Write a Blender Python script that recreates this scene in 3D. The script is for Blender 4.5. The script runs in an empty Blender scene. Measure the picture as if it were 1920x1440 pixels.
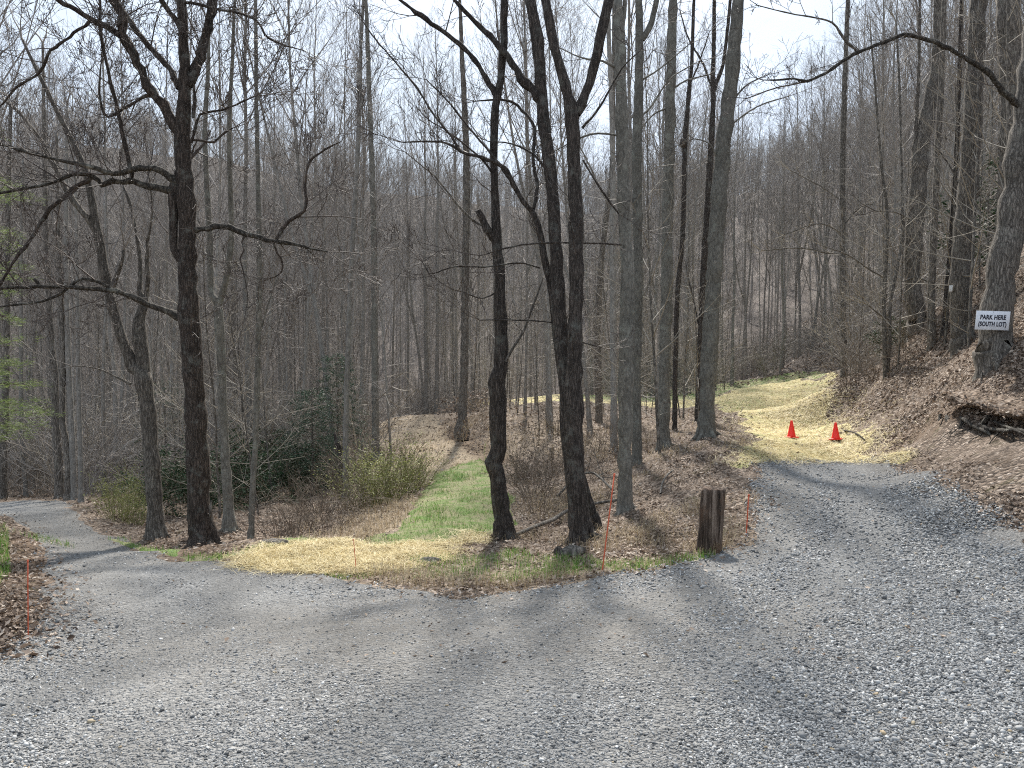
import bpy, math, random, time
import numpy as np
from mathutils import Vector
T0 = time.time()
sc = bpy.context.scene
COL = sc.collection
# ------------------------------------------------------------------ camera maths (photo pixels 1920 x 1440)
F, CX, CY, HZ, CAMZ = 1443.0, 960.0, 720.0, 690.0, 1.6
PITCH = math.atan((CY - HZ) / F)
CP, SP = math.cos(PITCH), math.sin(PITCH)
def ray(px, py):
    u, v = (px - CX) / F, (CY - py) / F
    d = np.array([u, CP + v * SP, -SP + v * CP])
    return d / d[1]                                   # unit forward distance
def P(px, py, Y):
    return ray(px, py) * Y + np.array([0, 0, CAMZ])
def srgb(h):
    h = h.lstrip('#'); c = [int(h[i:i + 2], 16) / 255 for i in (0, 2, 4)]
    return tuple((x / 12.92 if x <= .04045 else ((x + .055) / 1.055) ** 2.4) for x in c) + (1,)
# ------------------------------------------------------------------ noise
def _h(ix, iy, s):
    h = (ix.astype(np.int64) * 374761393 + iy.astype(np.int64) * 668265263 + s * 1442695041) & 0xffffffff
    h = ((h ^ (h >> 13)) * 1274126177) & 0xffffffff
    return ((h ^ (h >> 16)) & 0xffff) / 65535.0
def vnoise(x, y, s=0):
    ix, iy = np.floor(x), np.floor(y); fx, fy = x - ix, y - iy
    fx, fy = fx * fx * (3 - 2 * fx), fy * fy * (3 - 2 * fy)
    a, b, c, d = _h(ix, iy, s), _h(ix + 1, iy, s), _h(ix, iy + 1, s), _h(ix + 1, iy + 1, s)
    return (a + (b - a) * fx) * (1 - fy) + (c + (d - c) * fx) * fy - .5
def fbm(x, y, s=0, o=3):
    r, a = 0, 1.
    for k in range(o):
        r = r + a * vnoise(x * 2 ** k, y * 2 ** k, s + k * 7); a *= .5
    return r
def sstep(a, b, x):
    t = np.clip((x - a) / (b - a), 0, 1); return t * t * (3 - 2 * t)
# ------------------------------------------------------------------ terrain: control points (pixel + distance, or x y z)
CTRL = []
for px, py, Y in [
    (960, 1440, 3.07), (300, 1440, 3.05), (1700, 1440, 3.08), (960, 1250, 4.2), (400, 1250, 4.3), (1600, 1250, 4.15),
    (1550, 862, 14), (1484, 822, 19.6), (1480, 756, 30), (1540, 756, 30), (1400, 758, 30), (1480, 735, 36), (1400, 740, 36), (1545, 732, 36), (1560, 790, 23.5), (1420, 792, 23.5), (1567, 826, 19.2), (1680, 860, 13.8), (1920, 1000, 7.6), (1420, 900, 11.6), (1470, 720, 42), (1555, 703, 50), (1400, 730, 40), (1600, 770, 26),
    (1200, 742, 50), (1000, 745, 55), (1100, 738, 58), (1000, 757, 46), (1340, 735, 45), (1380, 770, 29), (1350, 860, 13.5), (1380, 940, 10),
    (1325, 820, 17), (1245, 842, 18.5), (1170, 962, 12.3), (1194, 873, 16.5), (1090, 1014, 10.4), (945, 1009, 11), (1151, 845, 21), (1260, 806, 24), (1060, 880, 20), (1050, 800, 34),
    (1330, 1035, 7.8), (1230, 1070, 7.0), (900, 1130, 6.1), (660, 1076, 7.9), (430, 1046, 8.9), (800, 1012, 10.6), (600, 1019, 10.4), (1150, 1075, 7), (1250, 930, 11.5),
    (820, 950, 14.3), (870, 880, 20.5), (780, 832, 29), (770, 789, 38), (720, 790, 39), (850, 800, 33), (885, 772, 32), (935, 772, 32), (845, 822, 30.5), (868, 852, 24.5), (930, 900, 19),
    (700, 985, 13.2), (540, 1010, 12.8), (425, 992, 14), (294, 1006, 12.8), (380, 1029, 10.2), (471, 1008, 13.5), (640, 935, 19),
    (560, 930, 24), (700, 858, 27),
    (60, 938, 20), (130, 940, 19), (200, 1000, 13.8), (130, 1055, 10.6), (260, 1035, 10.6), (60, 1000, 12.6), (0, 970, 14.5),
    (60, 1190, 5.4), (0, 1238, 5), (0, 1100, 6.0), (0, 975, 10), (-150, 1000, 9), (40, 1120, 6.4), (60, 1062, 8.3), (20, 1180, 5.4),
    (112, 934, 22), (5, 936, 23), (-150, 925, 22), (215, 930, 24),
    (1800, 862, 11), (1775, 790, 12.6), (1920, 832, 9.4), (1900, 705, 12.2), (1865, 680, 12.9), (1920, 560, 14), (1805, 645, 17.5), (1725, 615, 20.5), (1660, 705, 21), (1585, 705, 25), (1620, 745, 22),
    (1900, 500, 30), (1750, 560, 33), (1600, 610, 55), (1450, 708, 64), (1350, 718, 66), (1450, 560, 92), (1500, 410, 130), (1350, 500, 120), (1250, 640, 90), (1800, 400, 80), (1900, 290, 105), (2200, 200, 90), (2300, 400, 40),
    (1100, 690, 95), (1100, 560, 125), (1000, 740, 75),
    (500, 905, 40), (600, 850, 55), (750, 800, 55), (300, 880, 50), (100, 880, 42), (-200, 880, 45), (550, 790, 75), (250, 770, 85), (850, 740, 80),
    (500, 640, 105), (300, 470, 190), (700, 510, 180), (150, 275, 235), (400, 295, 240), (-300, 275, 235), (800, 365, 255), (1000, 395, 255), (1240, 415, 250), (1500, 360, 230), (0, 470, 170), (1800, 250, 200)]:
    CTRL.append(P(px, py, Y))
CTRL += [np.array(c, float) for c in [(0, 0, 0), (4, 0, .05), (-4, 0, 0), (0, -10, .1), (-12, -12, 1), (12, -12, 2), (-9, 2, .6), (-8, 5, .35), (9, 0, .6), (9, 4, 1.4), (14, 6, 5), (20, 0, 8), (-20, 6, .5), (-30, 0, 0), (-16, 17.5, -2.1), (-24, 19.5, -2.8),
    (-60, 20, -6), (-60, -40, 0), (60, -40, 25), (60, 20, 26), (0, -80, 5), (-200, 60, 10), (-220, 150, 55), (200, 60, 70), (0, 330, 45), (-250, 330, 62), (250, 330, 55), (0, 420, 30), (-300, 420, 40), (300, 420, 50), (400, 0, 90), (-400, 0, 60)]]
CTRL = np.array(CTRL)
_C = 2.0
_A = np.sqrt(((CTRL[:, None, :2] - CTRL[None, :, :2]) ** 2).sum(-1) + _C * _C)
_Am = np.block([[_A + 0.02 * -np.eye(len(CTRL)), np.ones((len(CTRL), 1))], [np.ones((1, len(CTRL))), np.zeros((1, 1))]])
_w = np.linalg.solve(_Am, np.append(CTRL[:, 2], 0))
def H0(x, y):
    x = np.atleast_1d(np.asarray(x, float)); y = np.atleast_1d(np.asarray(y, float)); out = np.empty(x.shape)
    xf, yf, of = x.ravel(), y.ravel(), out.ravel()
    for i in range(0, len(xf), 40000):
        d = np.sqrt((xf[i:i + 40000, None] - CTRL[None, :, 0]) ** 2 + (yf[i:i + 40000, None] - CTRL[None, :, 1]) ** 2 + _C * _C)
        of[i:i + 40000] = d @ _w[:-1] + _w[-1]
    return of.reshape(x.shape)
def ground(px, py, H=None):
    """where the line of sight through a photo pixel meets the ground"""
    H = H or H0
    t = np.geomspace(1.5, 420, 900); d = ray(px, py)
    g = CAMZ + d[2] * t - H(d[0] * t, t)
    k = int(np.argmax(g < 0)) if (g < 0).any() else len(t) - 1
    a, b = t[max(k - 1, 0)], t[k]
    t = np.linspace(a, b, 40); g = CAMZ + d[2] * t - H(d[0] * t, t)
    k = int(np.argmax(g < 0)) if (g < 0).any() else 39
    t = t[k]; return np.array([d[0] * t, t, float(H(d[0] * t, t)[0])])
# ------------------------------------------------------------------ zones on the ground
def poly(lst):
    out = []
    for q in lst:
        out.append(tuple(q[:2]) if len(q) == 3 else tuple(ground(*q)[:2]))     # (x, y, 0) = world metres
    return np.array(out)
GRAVEL = poly([(0, 1236), (58, 1195), (88, 1130), (97, 1075), (85, 1045), (72, 1015), (55, 988), (0, 968), (-18, 16, 0), (-26, 17, 0), (-26, 21, 0), (-16, 20.6, 0), (0, 942), (60, 938), (115, 940), (150, 962), (190, 1000), (250, 1031),
    (330, 1050), (420, 1052), (500, 1065), (620, 1077), (660, 1086), (720, 1096), (800, 1106), (870, 1120), (1000, 1100), (1100, 1086), (1200, 1072), (1270, 1058), (1345, 1042), (1385, 1022), (1405, 985), (1428, 940), (1420, 900), (1412, 868),
    (1500, 862), (1600, 862), (1672, 866), (1760, 902), (1850, 950), (1925, 992), (8, 6, 0), (8.5, 0, 0), (9, -14, 0), (-9, -14, 0), (-7, -3, 0), (-5.5, 3, 0)])
STRAW_A = poly([(400, 1049), (460, 1036), (560, 1022), (700, 1020), (780, 1013), (860, 1004), (905, 1000), (890, 1020), (820, 1042), (745, 1063), (670, 1074), (560, 1070), (480, 1062)])
STRAW_B = poly([(1408, 868), (1680, 862), (1612, 812), (1575, 775), (1548, 740), (1562, 706), (1536, 702), (1450, 714), (1400, 722), (1340, 738), (1200, 748), (950, 750), (900, 752), (960, 757), (1180, 757), (1330, 760), (1385, 775), (1402, 802), (1412, 832)])
GRASS_A = poly([(690, 1018), (740, 988), (775, 958), (800, 920), (830, 884), (900, 862), (935, 880), (955, 930), (960, 985), (925, 1000), (880, 1010), (800, 1018)])
GRASS_B = poly([(1540, 696), (1440, 706), (1340, 725), (1200, 737), (1050, 741), (1050, 749), (1200, 750), (1340, 744), (1440, 724), (1545, 708)])
GRASS_C = poly([(210, 1012), (300, 1030), (345, 1040), (420, 1038), (560, 1014), (640, 1017), (640, 1022), (560, 1024), (470, 1036), (405, 1052), (330, 1052), (250, 1034)])
GRASS_D = poly([(640, 1080), (740, 1064), (830, 1042), (950, 1040), (1100, 1052), (1200, 1050), (1300, 1040), (1385, 1018), (1380, 1026), (1340, 1044), (1270, 1058), (1190, 1074), (1080, 1082), (950, 1092), (800, 1090), (700, 1088)])
LEAFPATH = poly([(705, 792), (820, 786), (830, 820), (870, 850), (900, 868), (850, 884), (810, 915), (800, 880), (770, 840), (715, 830)])
def sdf_raw(poly_, x, y):
    """signed distance, positive inside"""
    d = np.full(x.shape, 1e9); ins = np.zeros(x.shape, bool); n = len(poly_)
    for i in range(n):
        ax, ay = poly_[i]; bx, by = poly_[(i + 1) % n]; ex, ey = bx - ax, by - ay
        t = np.clip(((x - ax) * ex + (y - ay) * ey) / (ex * ex + ey * ey + 1e-12), 0, 1)
        d = np.minimum(d, (x - ax - t * ex) ** 2 + (y - ay - t * ey) ** 2)
        c = ((ay > y) != (by > y)) & (x < (bx - ax) * (y - ay) / (by - ay + 1e-15) + ax); ins ^= c
    d = np.sqrt(d); return np.where(ins, d, -d)
def sdf_grid(p):
    """signed distance on the whole ground grid (only worked out near the polygon)"""
    out = np.full(GX.shape, -4.0); lo, hi = p.min(0) - 4, p.max(0) + 4
    k = (GX > lo[0]) & (GX < hi[0]) & (GY > lo[1]) & (GY < hi[1]); out[k] = np.maximum(sdf_raw(p, GX[k], GY[k]), -4); return out
def ragged(x, y, s, a=.35):
    return a * fbm(x * 1.1, y * 1.1, s, 4)
def HN_raw(x, y, zone):
    """ground with its bumps"""
    x = np.atleast_1d(np.asarray(x, float)); y = np.atleast_1d(np.asarray(y, float))
    z = H0(x, y); r = np.hypot(x, y)
    flat = zone
    z = z + (1 - flat) * (.09 * fbm(x * 1.3, y * 1.3, 3, 3) * sstep(2, 12, r) + .05 * fbm(x * 2.4, y * 2.4, 9, 1)) + flat * .022 * fbm(x * 1.6, y * 1.6, 5, 3)
    z = z + sstep(45, 110, r) * (1.6 * fbm(x * .05, y * .05, 21, 3)) + sstep(25, 60, r) * .35 * fbm(x * .25, y * .25, 23, 2)
    return z
# ------------------------------------------------------------------ mesh helpers
def mk_mesh(name, verts, faces_list):
    """faces_list: list of (n,k) int arrays"""
    me = bpy.data.meshes.new(name)
    verts = np.asarray(verts, np.float32)
    me.vertices.add(len(verts)); me.vertices.foreach_set('co', verts.ravel())
    fl = [np.asarray(f, np.int32) for f in faces_list if len(f)]
    nl = sum(f.size for f in fl); npoly = sum(len(f) for f in fl)
    me.loops.add(nl); me.loops.foreach_set('vertex_index', np.concatenate([f.ravel() for f in fl]))
    me.polygons.add(npoly)
    ls, o = [], 0
    for f in fl:
        ls.append(o + np.arange(len(f)) * f.shape[1]); o += f.size
    me.polygons.foreach_set('loop_start', np.concatenate(ls).astype(np.int32))
    me.update(calc_edges=True)
    return me
def fattr(me, name, vals, dom='POINT'):
    a = me.attributes.new(name, 'FLOAT', dom); a.data.foreach_set('value', np.asarray(vals, np.float32))
def link(name, me, mat, parent=None, smooth=True):
    o = bpy.data.objects.new(name, me); COL.objects.link(o)
    if mat: me.materials.append(mat)
    if smooth: me.polygons.foreach_set('use_smooth', np.ones(len(me.polygons), bool))
    if parent: o.parent = parent
    return o
def tag(o, label=None, cat=None, group=None, kind=None):
    if label: o['label'] = label
    if cat: o['category'] = cat
    if group: o['group'] = group
    if kind: o['kind'] = kind
    return o
def empty(name, loc=(0, 0, 0)):
    o = bpy.data.objects.new(name, None); COL.objects.link(o); o.location = tuple(float(v) for v in loc); o.empty_display_size = .2
    return o
class Tubes:
    """collects tapering tubes, builds them as one mesh"""
    def __init__(s): s.g = {}; s.org = np.zeros(3); s.extra = []
    def add(s, pts, rad, n): s.g.setdefault((len(pts), n), []).append((pts, rad))
    def mesh(s, name):
        V, Fq, o = [], [], 0; Ft = []
        for (p, n), lst in s.g.items():
            A = np.array([q[0] for q in lst], float) - s.org; R = np.array([q[1] for q in lst], float)
            t = np.gradient(A, axis=1); t /= np.linalg.norm(t, axis=2, keepdims=True) + 1e-9
            m = np.abs(t.mean(1)); k = m.argmin(1); ref = np.eye(3)[k][:, None, :]
            u = np.cross(t, np.broadcast_to(ref, t.shape)); u /= np.linalg.norm(u, axis=2, keepdims=True) + 1e-9
            v = np.cross(t, u)
            a = np.arange(n) * 2 * math.pi / n
            ring = A[:, :, None, :] + R[:, :, None, None] * (np.cos(a)[None, None, :, None] * u[:, :, None, :] + np.sin(a)[None, None, :, None] * v[:, :, None, :])
            N = len(lst); V.append(ring.reshape(-1, 3))
            idx = o + np.arange(N * p * n).reshape(N, p, n)
            a0 = idx[:, :-1, :]; b0 = idx[:, 1:, :]
            Fq.append(np.stack([a0, np.roll(a0, -1, 2), np.roll(b0, -1, 2), b0], -1).reshape(-1, 4)); o += N * p * n
            if n >= 6:                                            # close thick ends
                tipv = A[:, -1, :]; V.append(tipv); ti = o + np.arange(N); o += N
                e = idx[:, -1, :]; Ft.append(np.stack([e, np.roll(e, -1, 1), np.broadcast_to(ti[:, None], e.shape)], -1).reshape(-1, 3))
        for ve, fe in s.extra:
            V.append(np.asarray(ve) - s.org); Fq.append(np.asarray(fe) + o); o += len(ve)
        return mk_mesh(name, np.concatenate(V), [np.concatenate(Fq)] + ([np.concatenate(Ft)] if Ft else []))
    def build(s, name, mat, parent=None, org=None):
        if org is not None: s.org = np.asarray(org, float)
        return link(name, s.mesh(name), mat, parent)
def catmull(pts, step):
    """smooth resample of rows (x y z r)"""
    p = np.asarray(pts, float)
    if len(p) < 3:
        n = max(3, int(np.linalg.norm(p[1, :3] - p[0, :3]) / step)); t = np.linspace(0, 1, n)[:, None]; return p[0] + (p[1] - p[0]) * t
    q = np.vstack([2 * p[0] - p[1], p, 2 * p[-1] - p[-2]]); out = []
    for i in range(1, len(q) - 2):
        n = max(2, int(np.linalg.norm(q[i + 1, :3] - q[i, :3]) / step)); t = np.linspace(0, 1, n, endpoint=False)[:, None]
        a, b, c, d = q[i - 1], q[i], q[i + 1], q[i + 2]
        out.append(.5 * (2 * b + (c - a) * t + (2 * a - 5 * b + 4 * c - d) * t ** 2 + (3 * b - a - 3 * c + d) * t ** 3))
    out.append(p[-1:]); r = np.vstack(out); r[:, 3] = np.maximum(r[:, 3], p[:, 3].min() * .8); return r
# ------------------------------------------------------------------ materials
MATS = {}
class NT:
    def __init__(s, name):
        m = bpy.data.materials.new(name); m.use_nodes = True; s.m = m; s.t = m.node_tree; s.n = s.t.nodes; s.b = s.n['Principled BSDF']; MATS[name] = m
        s.b.inputs['Roughness'].default_value = .9; s.b.inputs['Specular IOR Level'].default_value = .25
    def node(s, typ, **kw):
        n = s.n.new(typ)
        for k, v in kw.items():
            if k in n.inputs: s.put(n.inputs[k], v)
            else: setattr(n, k, v)
        return n
    def put(s, sock, v):
        if isinstance(v, bpy.types.NodeSocket): s.t.links.new(v, sock)
        else: sock.default_value = v
    def coord(s, scale=(1, 1, 1), kind='Object'):
        c = s.node('ShaderNodeTexCoord'); return s.node('ShaderNodeMapping', Vector=c.outputs[kind], Scale=scale).outputs[0]
    def noise(s, vec, scale, detail=4, rough=.6):
        return s.node('ShaderNodeTexNoise', Vector=vec, Scale=scale, Detail=detail, Roughness=rough).outputs['Fac']
    def ramp(s, fac, stops, interp='LINEAR'):
        r = s.node('ShaderNodeValToRGB', Fac=fac); cr = r.color_ramp; cr.interpolation = interp
        while len(cr.elements) < len(stops): cr.elements.new(.5)
        for e, (p, c) in zip(cr.elements, stops): e.position = p; e.color = c if len(c) == 4 else tuple(c) + (1,)
        return r.outputs[0]
    def mix(s, fac, a, b, mode='MIX'):
        n = s.node('ShaderNodeMix', data_type='RGBA', blend_type=mode)
        s.put(n.inputs[0], fac); s.put(n.inputs[6], a); s.put(n.inputs[7], b); return n.outputs[2]
    def math(s, op, a, b=0., clamp=False):
        n = s.node('ShaderNodeMath', operation=op, use_clamp=clamp); s.put(n.inputs[0], a); s.put(n.inputs[1], b); return n.outputs[0]
    def attr(s, name): return s.node('ShaderNodeAttribute', attribute_name=name).outputs['Fac']
    def rnd(s): return s.node('ShaderNodeObjectInfo').outputs['Random']
    def bump(s, h, strength, dist=.02):
        b = s.node('ShaderNodeBump', Strength=strength, Distance=dist, Height=h); s.t.links.new(b.outputs[0], s.b.inputs['Normal'])
    def color(s, c): s.put(s.b.inputs['Base Color'], c); return s.m
def G(v): return (v, v, v, 1)
def bark(name, dark, light, vs=.16, scale=26, lichen=None, strength=.9, crack_min=.3):
    m = NT(name)
    v2 = m.coord((1, 1, 1)); wob = m.node('ShaderNodeTexNoise', Vector=v2, Scale=7, Detail=4).outputs['Color']
    vm = m.node('ShaderNodeVectorMath', operation='MULTIPLY_ADD'); m.put(vm.inputs[0], wob); m.put(vm.inputs[1], (.09, .09, .2)); m.put(vm.inputs[2], v2)
    v = m.node('ShaderNodeMapping', Vector=vm.outputs[0], Scale=(1, 1, vs)).outputs[0]
    n1 = m.noise(v, scale, 5, .65); n2 = m.noise(v2, 2.2, 4, .6)
    vo = m.node('ShaderNodeTexVoronoi', Vector=v, Scale=scale * .8, feature='DISTANCE_TO_EDGE').outputs[0]
    crack = m.ramp(vo, [(0, G(crack_min)), (.3, G(1))])
    c = m.ramp(n1, [(.3, dark), (.68, light)])
    c = m.mix(1, c, crack, 'MULTIPLY')
    if lichen:
        n3 = m.noise(v2, 5.5, 5, .7); c = m.mix(m.ramp(n3, [(.54, G(0)), (.66, G(.75))]), c, lichen)
    c = m.mix(.5, c, m.ramp(n2, [(.3, G(.55)), (.7, G(1.25))]), 'MULTIPLY')
    r = m.rnd(); c = m.mix(.6, c, m.ramp(r, [(0, G(.7)), (1, G(1.3))]), 'MULTIPLY')
    m.bump(m.math('ADD', n1, m.math('MULTIPLY', vo, .8)), strength, .03)
    return m.color(c)
bark('bark_oak', (.042, .032, .026, 1), (.165, .13, .108, 1), .1, 40, (.17, .17, .15, 1))
bark('bark_dark', (.038, .031, .027, 1), (.15, .125, .108, 1), .1, 42, (.13, .13, .115, 1))
bark('bark_grey', (.095, .09, .078, 1), (.27, .255, .22, 1), .35, 26, (.25, .255, .22, 1), .45, .75)
bark('bark_brown', (.11, .096, .082, 1), (.37, .33, .285, 1), .11, 36, (.2, .19, .16, 1), .9)
bark('bark_limb', (.05, .042, .035, 1), (.14, .125, .105, 1), .6, 22, (.26, .255, .22, 1), .7)
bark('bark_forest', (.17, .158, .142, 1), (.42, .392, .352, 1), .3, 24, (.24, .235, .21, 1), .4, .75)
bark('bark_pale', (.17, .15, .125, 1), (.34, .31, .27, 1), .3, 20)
def twigmat(name, a, b):
    m = NT(name); m.b.inputs['Roughness'].default_value = .65
    n = m.noise(m.coord(), 3., 3); c = m.ramp(n, [(.35, a), (.65, b)])
    r = m.rnd(); return m.color(m.mix(.6, c, m.ramp(r, [(0, G(.7)), (1, G(1.3))]), 'MULTIPLY'))
twigmat('twig_oak', (.06, .05, .045, 1), (.12, .1, .09, 1))
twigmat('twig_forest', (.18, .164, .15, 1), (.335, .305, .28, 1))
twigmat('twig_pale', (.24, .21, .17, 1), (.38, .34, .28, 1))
twigmat('twig_brush', (.11, .085, .065, 1), (.2, .16, .12, 1))
twigmat('twig_olive', (.13, .135, .045, 1), (.24, .24, .09, 1))
def tintmat(name, stops, rough=.8, trans=0., spec=.25):
    m = NT(name); m.b.inputs['Roughness'].default_value = rough; m.b.inputs['Specular IOR Level'].default_value = spec
    c = m.ramp(m.attr('tint'), stops); m.color(c)
    if trans:
        tr = m.node('ShaderNodeBsdfTranslucent', Color=c); mx = m.node('ShaderNodeMixShader', Fac=trans)
        m.t.links.new(m.b.outputs[0], mx.inputs[1]); m.t.links.new(tr.outputs[0], mx.inputs[2])
        m.t.links.new(mx.outputs[0], m.n['Material Output'].inputs[0])
    return m.m
tintmat('dead_leaf', [(0, (.07, .048, .036, 1)), (.3, (.17, .12, .088, 1)), (.6, (.28, .21, .158, 1)), (.85, (.4, .315, .25, 1)), (1, (.56, .48, .4, 1))], .7, .18)
tintmat('grass_blade', [(0, (.07, .155, .025, 1)), (.4, (.12, .26, .035, 1)), (.76, (.2, .35, .06, 1)), (.82, (.42, .37, .2, 1)), (1, (.56, .48, .31, 1))], .55, .35)
tintmat('straw_stalk', [(0, (.3, .22, .1, 1)), (.25, (.5, .4, .19, 1)), (.6, (.66, .55, .29, 1)), (1, (.8, .71, .46, 1))], .6, .2)
tintmat('dry_grass', [(0, (.2, .15, .09, 1)), (.5, (.34, .26, .16, 1)), (1, (.5, .41, .27, 1))], .7, .25)
tintmat('stone', [(0, (.045, .047, .05, 1)), (.25, (.145, .146, .146, 1)), (.55, (.265, .266, .265, 1)), (.8, (.385, .385, .38, 1)), (.94, (.58, .575, .56, 1)), (.95, (.33, .28, .2, 1)), (.98, (.4, .31, .2, 1)), (1, (.26, .18, .14, 1))], .75)
tintmat('rhodo_leaf', [(0, (.012, .03, .012, 1)), (.6, (.03, .06, .024, 1)), (1, (.07, .1, .05, 1))], .6, .12, .2)
tintmat('hemlock_needle', [(0, (.02, .045, .025, 1)), (.6, (.05, .09, .055, 1)), (1, (.1, .15, .1, 1))], .6, .2)
tintmat('pine_needle', [(0, (.11, .16, .045, 1)), (.6, (.21, .29, .085, 1)), (1, (.35, .42, .16, 1))], .55, .3)
tintmat('bud_leaf', [(0, (.16, .18, .05, 1)), (1, (.34, .36, .13, 1))], .6, .3)
def mat_terrain():
    m = NT('leaf_floor'); v = m.coord()
    vo = m.node('ShaderNodeTexVoronoi', Vector=m.coord((1, 1, 1.3)), Scale=21, Randomness=1)
    hs = m.node('ShaderNodeSeparateColor', Color=vo.outputs['Color']).outputs[0]
    leaf = m.ramp(hs, [(0, (.07, .052, .04, 1)), (.35, (.15, .112, .084, 1)), (.65, (.25, .192, .148, 1)), (.9, (.37, .295, .235, 1)), (1, (.5, .42, .35, 1))])
    soil = m.ramp(m.noise(v, 9, 5, .7), [(.3, (.05, .034, .022, 1)), (.7, (.15, .1, .062, 1))])
    f = m.ramp(m.noise(v, 1.3, 5, .65), [(.42, G(0)), (.6, G(1))])
    c = m.mix(m.math('MULTIPLY', f, .5), leaf, soil)
    c = m.mix(m.attr('soil'), c, m.ramp(m.noise(v, 12, 5, .7), [(.3, (.075, .048, .03, 1)), (.7, (.21, .135, .08, 1))]))
    dry = m.ramp(m.noise(m.coord((1, 1, 1)), 30, 4, .7), [(.3, (.24, .18, .12, 1)), (.7, (.5, .41, .29, 1))])
    c = m.mix(m.attr('dry'), c, dry)
    moss = m.ramp(m.noise(v, 2.6, 4, .6), [(.6, G(0)), (.72, G(.5))]); c = m.mix(m.math('MULTIPLY', moss, m.attr('near')), c, (.09, .095, .03, 1))
    c = m.mix(m.attr('far'), c, m.ramp(m.noise(v, 1.6, 8, .85), [(.36, (.05, .04, .035, 1)), (.5, (.14, .115, .1, 1)), (.64, (.27, .225, .195, 1))]))
    m.bump(m.math('ADD', m.math('MULTIPLY', vo.outputs['Distance'], -1.), m.noise(v, 20, 4, .7)), .9, .05)
    return m.color(c)
def mat_gravel():
    m = NT('gravel'); v = m.coord((1, 1, .3))
    va = m.node('ShaderNodeTexVoronoi', Vector=v, Scale=38, Randomness=1); vb = m.node('ShaderNodeTexVoronoi', Vector=v, Scale=95, Randomness=1)
    ha = m.node('ShaderNodeSeparateColor', Color=va.outputs['Color']).outputs[0]; hb = m.node('ShaderNodeSeparateColor', Color=vb.outputs['Color']).outputs[0]
    st = [(0, (.07, .07, .071, 1)), (.3, (.172, .173, .173, 1)), (.6, (.285, .286, .285, 1)), (.88, (.4, .4, .395, 1)), (1, (.56, .555, .54, 1))]
    ca = m.ramp(ha, st); cb = m.ramp(hb, st)
    big = m.ramp(m.noise(v, 3.1, 4, .6), [(.4, G(0)), (.62, G(1))])
    c = m.mix(big, cb, ca)
    fine = m.ramp(m.noise(v, 160, 3, .7), [(.3, (.1, .1, .1, 1)), (.7, (.27, .268, .262, 1))]); c = m.mix(.35, c, fine); c = m.mix(m.math('MULTIPLY', m.attr('rut'), .4), c, m.ramp(m.noise(v, 120, 4, .75), [(.3, (.15, .148, .143, 1)), (.7, (.33, .326, .315, 1))]))
    tan = m.ramp(m.noise(v, 60, 4, .7), [(.3, (.125, .112, .095, 1)), (.7, (.32, .29, .25, 1))])
    c = m.mix(m.math('MULTIPLY', m.attr('dirt'), m.ramp(m.noise(v, 7, 4, .7), [(.3, G(.35)), (.65, G(1))])), c, tan)
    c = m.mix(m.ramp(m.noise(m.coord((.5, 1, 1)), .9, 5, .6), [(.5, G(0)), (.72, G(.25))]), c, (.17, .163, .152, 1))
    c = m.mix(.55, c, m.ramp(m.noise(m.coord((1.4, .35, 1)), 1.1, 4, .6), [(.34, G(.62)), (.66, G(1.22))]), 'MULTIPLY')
    m.bump(m.math('ADD', m.math('MULTIPLY', va.outputs['Distance'], -1.2), m.math('MULTIPLY', vb.outputs['Distance'], -.6)), 1., .022)
    return m.color(c)
def mat_cover(name, a, b, c2, scale, stretch=(1, 1, 1), base=(.14, .105, .07, 1), thr=(.36, .5)):
    m = NT(name); v = m.coord(stretch)
    c = m.ramp(m.noise(v, scale, 5, .75), [(.3, a), (.55, b), (.72, c2)])
    gap = m.ramp(m.noise(m.coord(), 2.3, 6, .7), [(thr[0], G(1)), (thr[1], G(0))])
    c = m.mix(m.math('MULTIPLY', gap, .75), c, base)
    if name == 'straw_cover': c = m.mix(m.ramp(m.noise(m.coord((1, .6, 1)), .42, 4, .6), [(.5, G(0)), (.66, G(.55))]), c, m.ramp(m.noise(m.coord(), 30, 4, .7), [(.3, (.18, .23, .07, 1)), (.7, (.42, .44, .2, 1))]))
    m.bump(m.noise(v, scale * 1.5, 4, .7), .8, .03); return m.color(c)
mat_terrain(); mat_gravel()
mat_cover('straw_cover', (.42, .35, .17, 1), (.6, .51, .27, 1), (.74, .65, .4, 1), 30, (1, 2.2, 1), (.27, .26, .11, 1), (.39, .5))
mat_cover('grass_cover', (.085, .14, .035, 1), (.14, .22, .055, 1), (.27, .31, .12, 1), 40, (1, 1, 1), (.3, .25, .16, 1), (.42, .6))
def plain(name, c, rough=.5, spec=.4):
    m = NT(name); m.b.inputs['Roughness'].default_value = rough; m.b.inputs['Specular IOR Level'].default_value = spec
    n = m.noise(m.coord(), 14, 4, .6); return m.color(m.mix(.5, c, m.ramp(n, [(.3, G(.8)), (.7, G(1.12))]), 'MULTIPLY'))
plain('cone_red', (.95, .035, .022, 1), .45); plain('marker_orange', (.6, .11, .045, 1), .5); plain('sign_white', (.78, .8, .84, 1), .4); plain('sign_ink', (.018, .02, .035, 1), .5)
plain('tag_white', (.7, .7, .68, 1)); plain('nail_steel', (.08, .08, .08, 1), .4)
def mat_post():
    m = NT('weathered_post'); v = m.coord((1, 1, .06)); n1 = m.noise(v, 24, 6, .75); v2 = m.coord()
    c = m.ramp(n1, [(.36, (.012, .009, .007, 1)), (.5, (.085, .06, .045, 1)), (.66, (.32, .25, .2, 1))])
    c = m.mix(m.ramp(m.noise(v2, 5, 4, .6), [(.5, G(0)), (.7, G(.7))]), c, (.16, .085, .045, 1)); m.bump(n1, 1, .03); return m.color(c)
mat_post()
M = MATS
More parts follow.
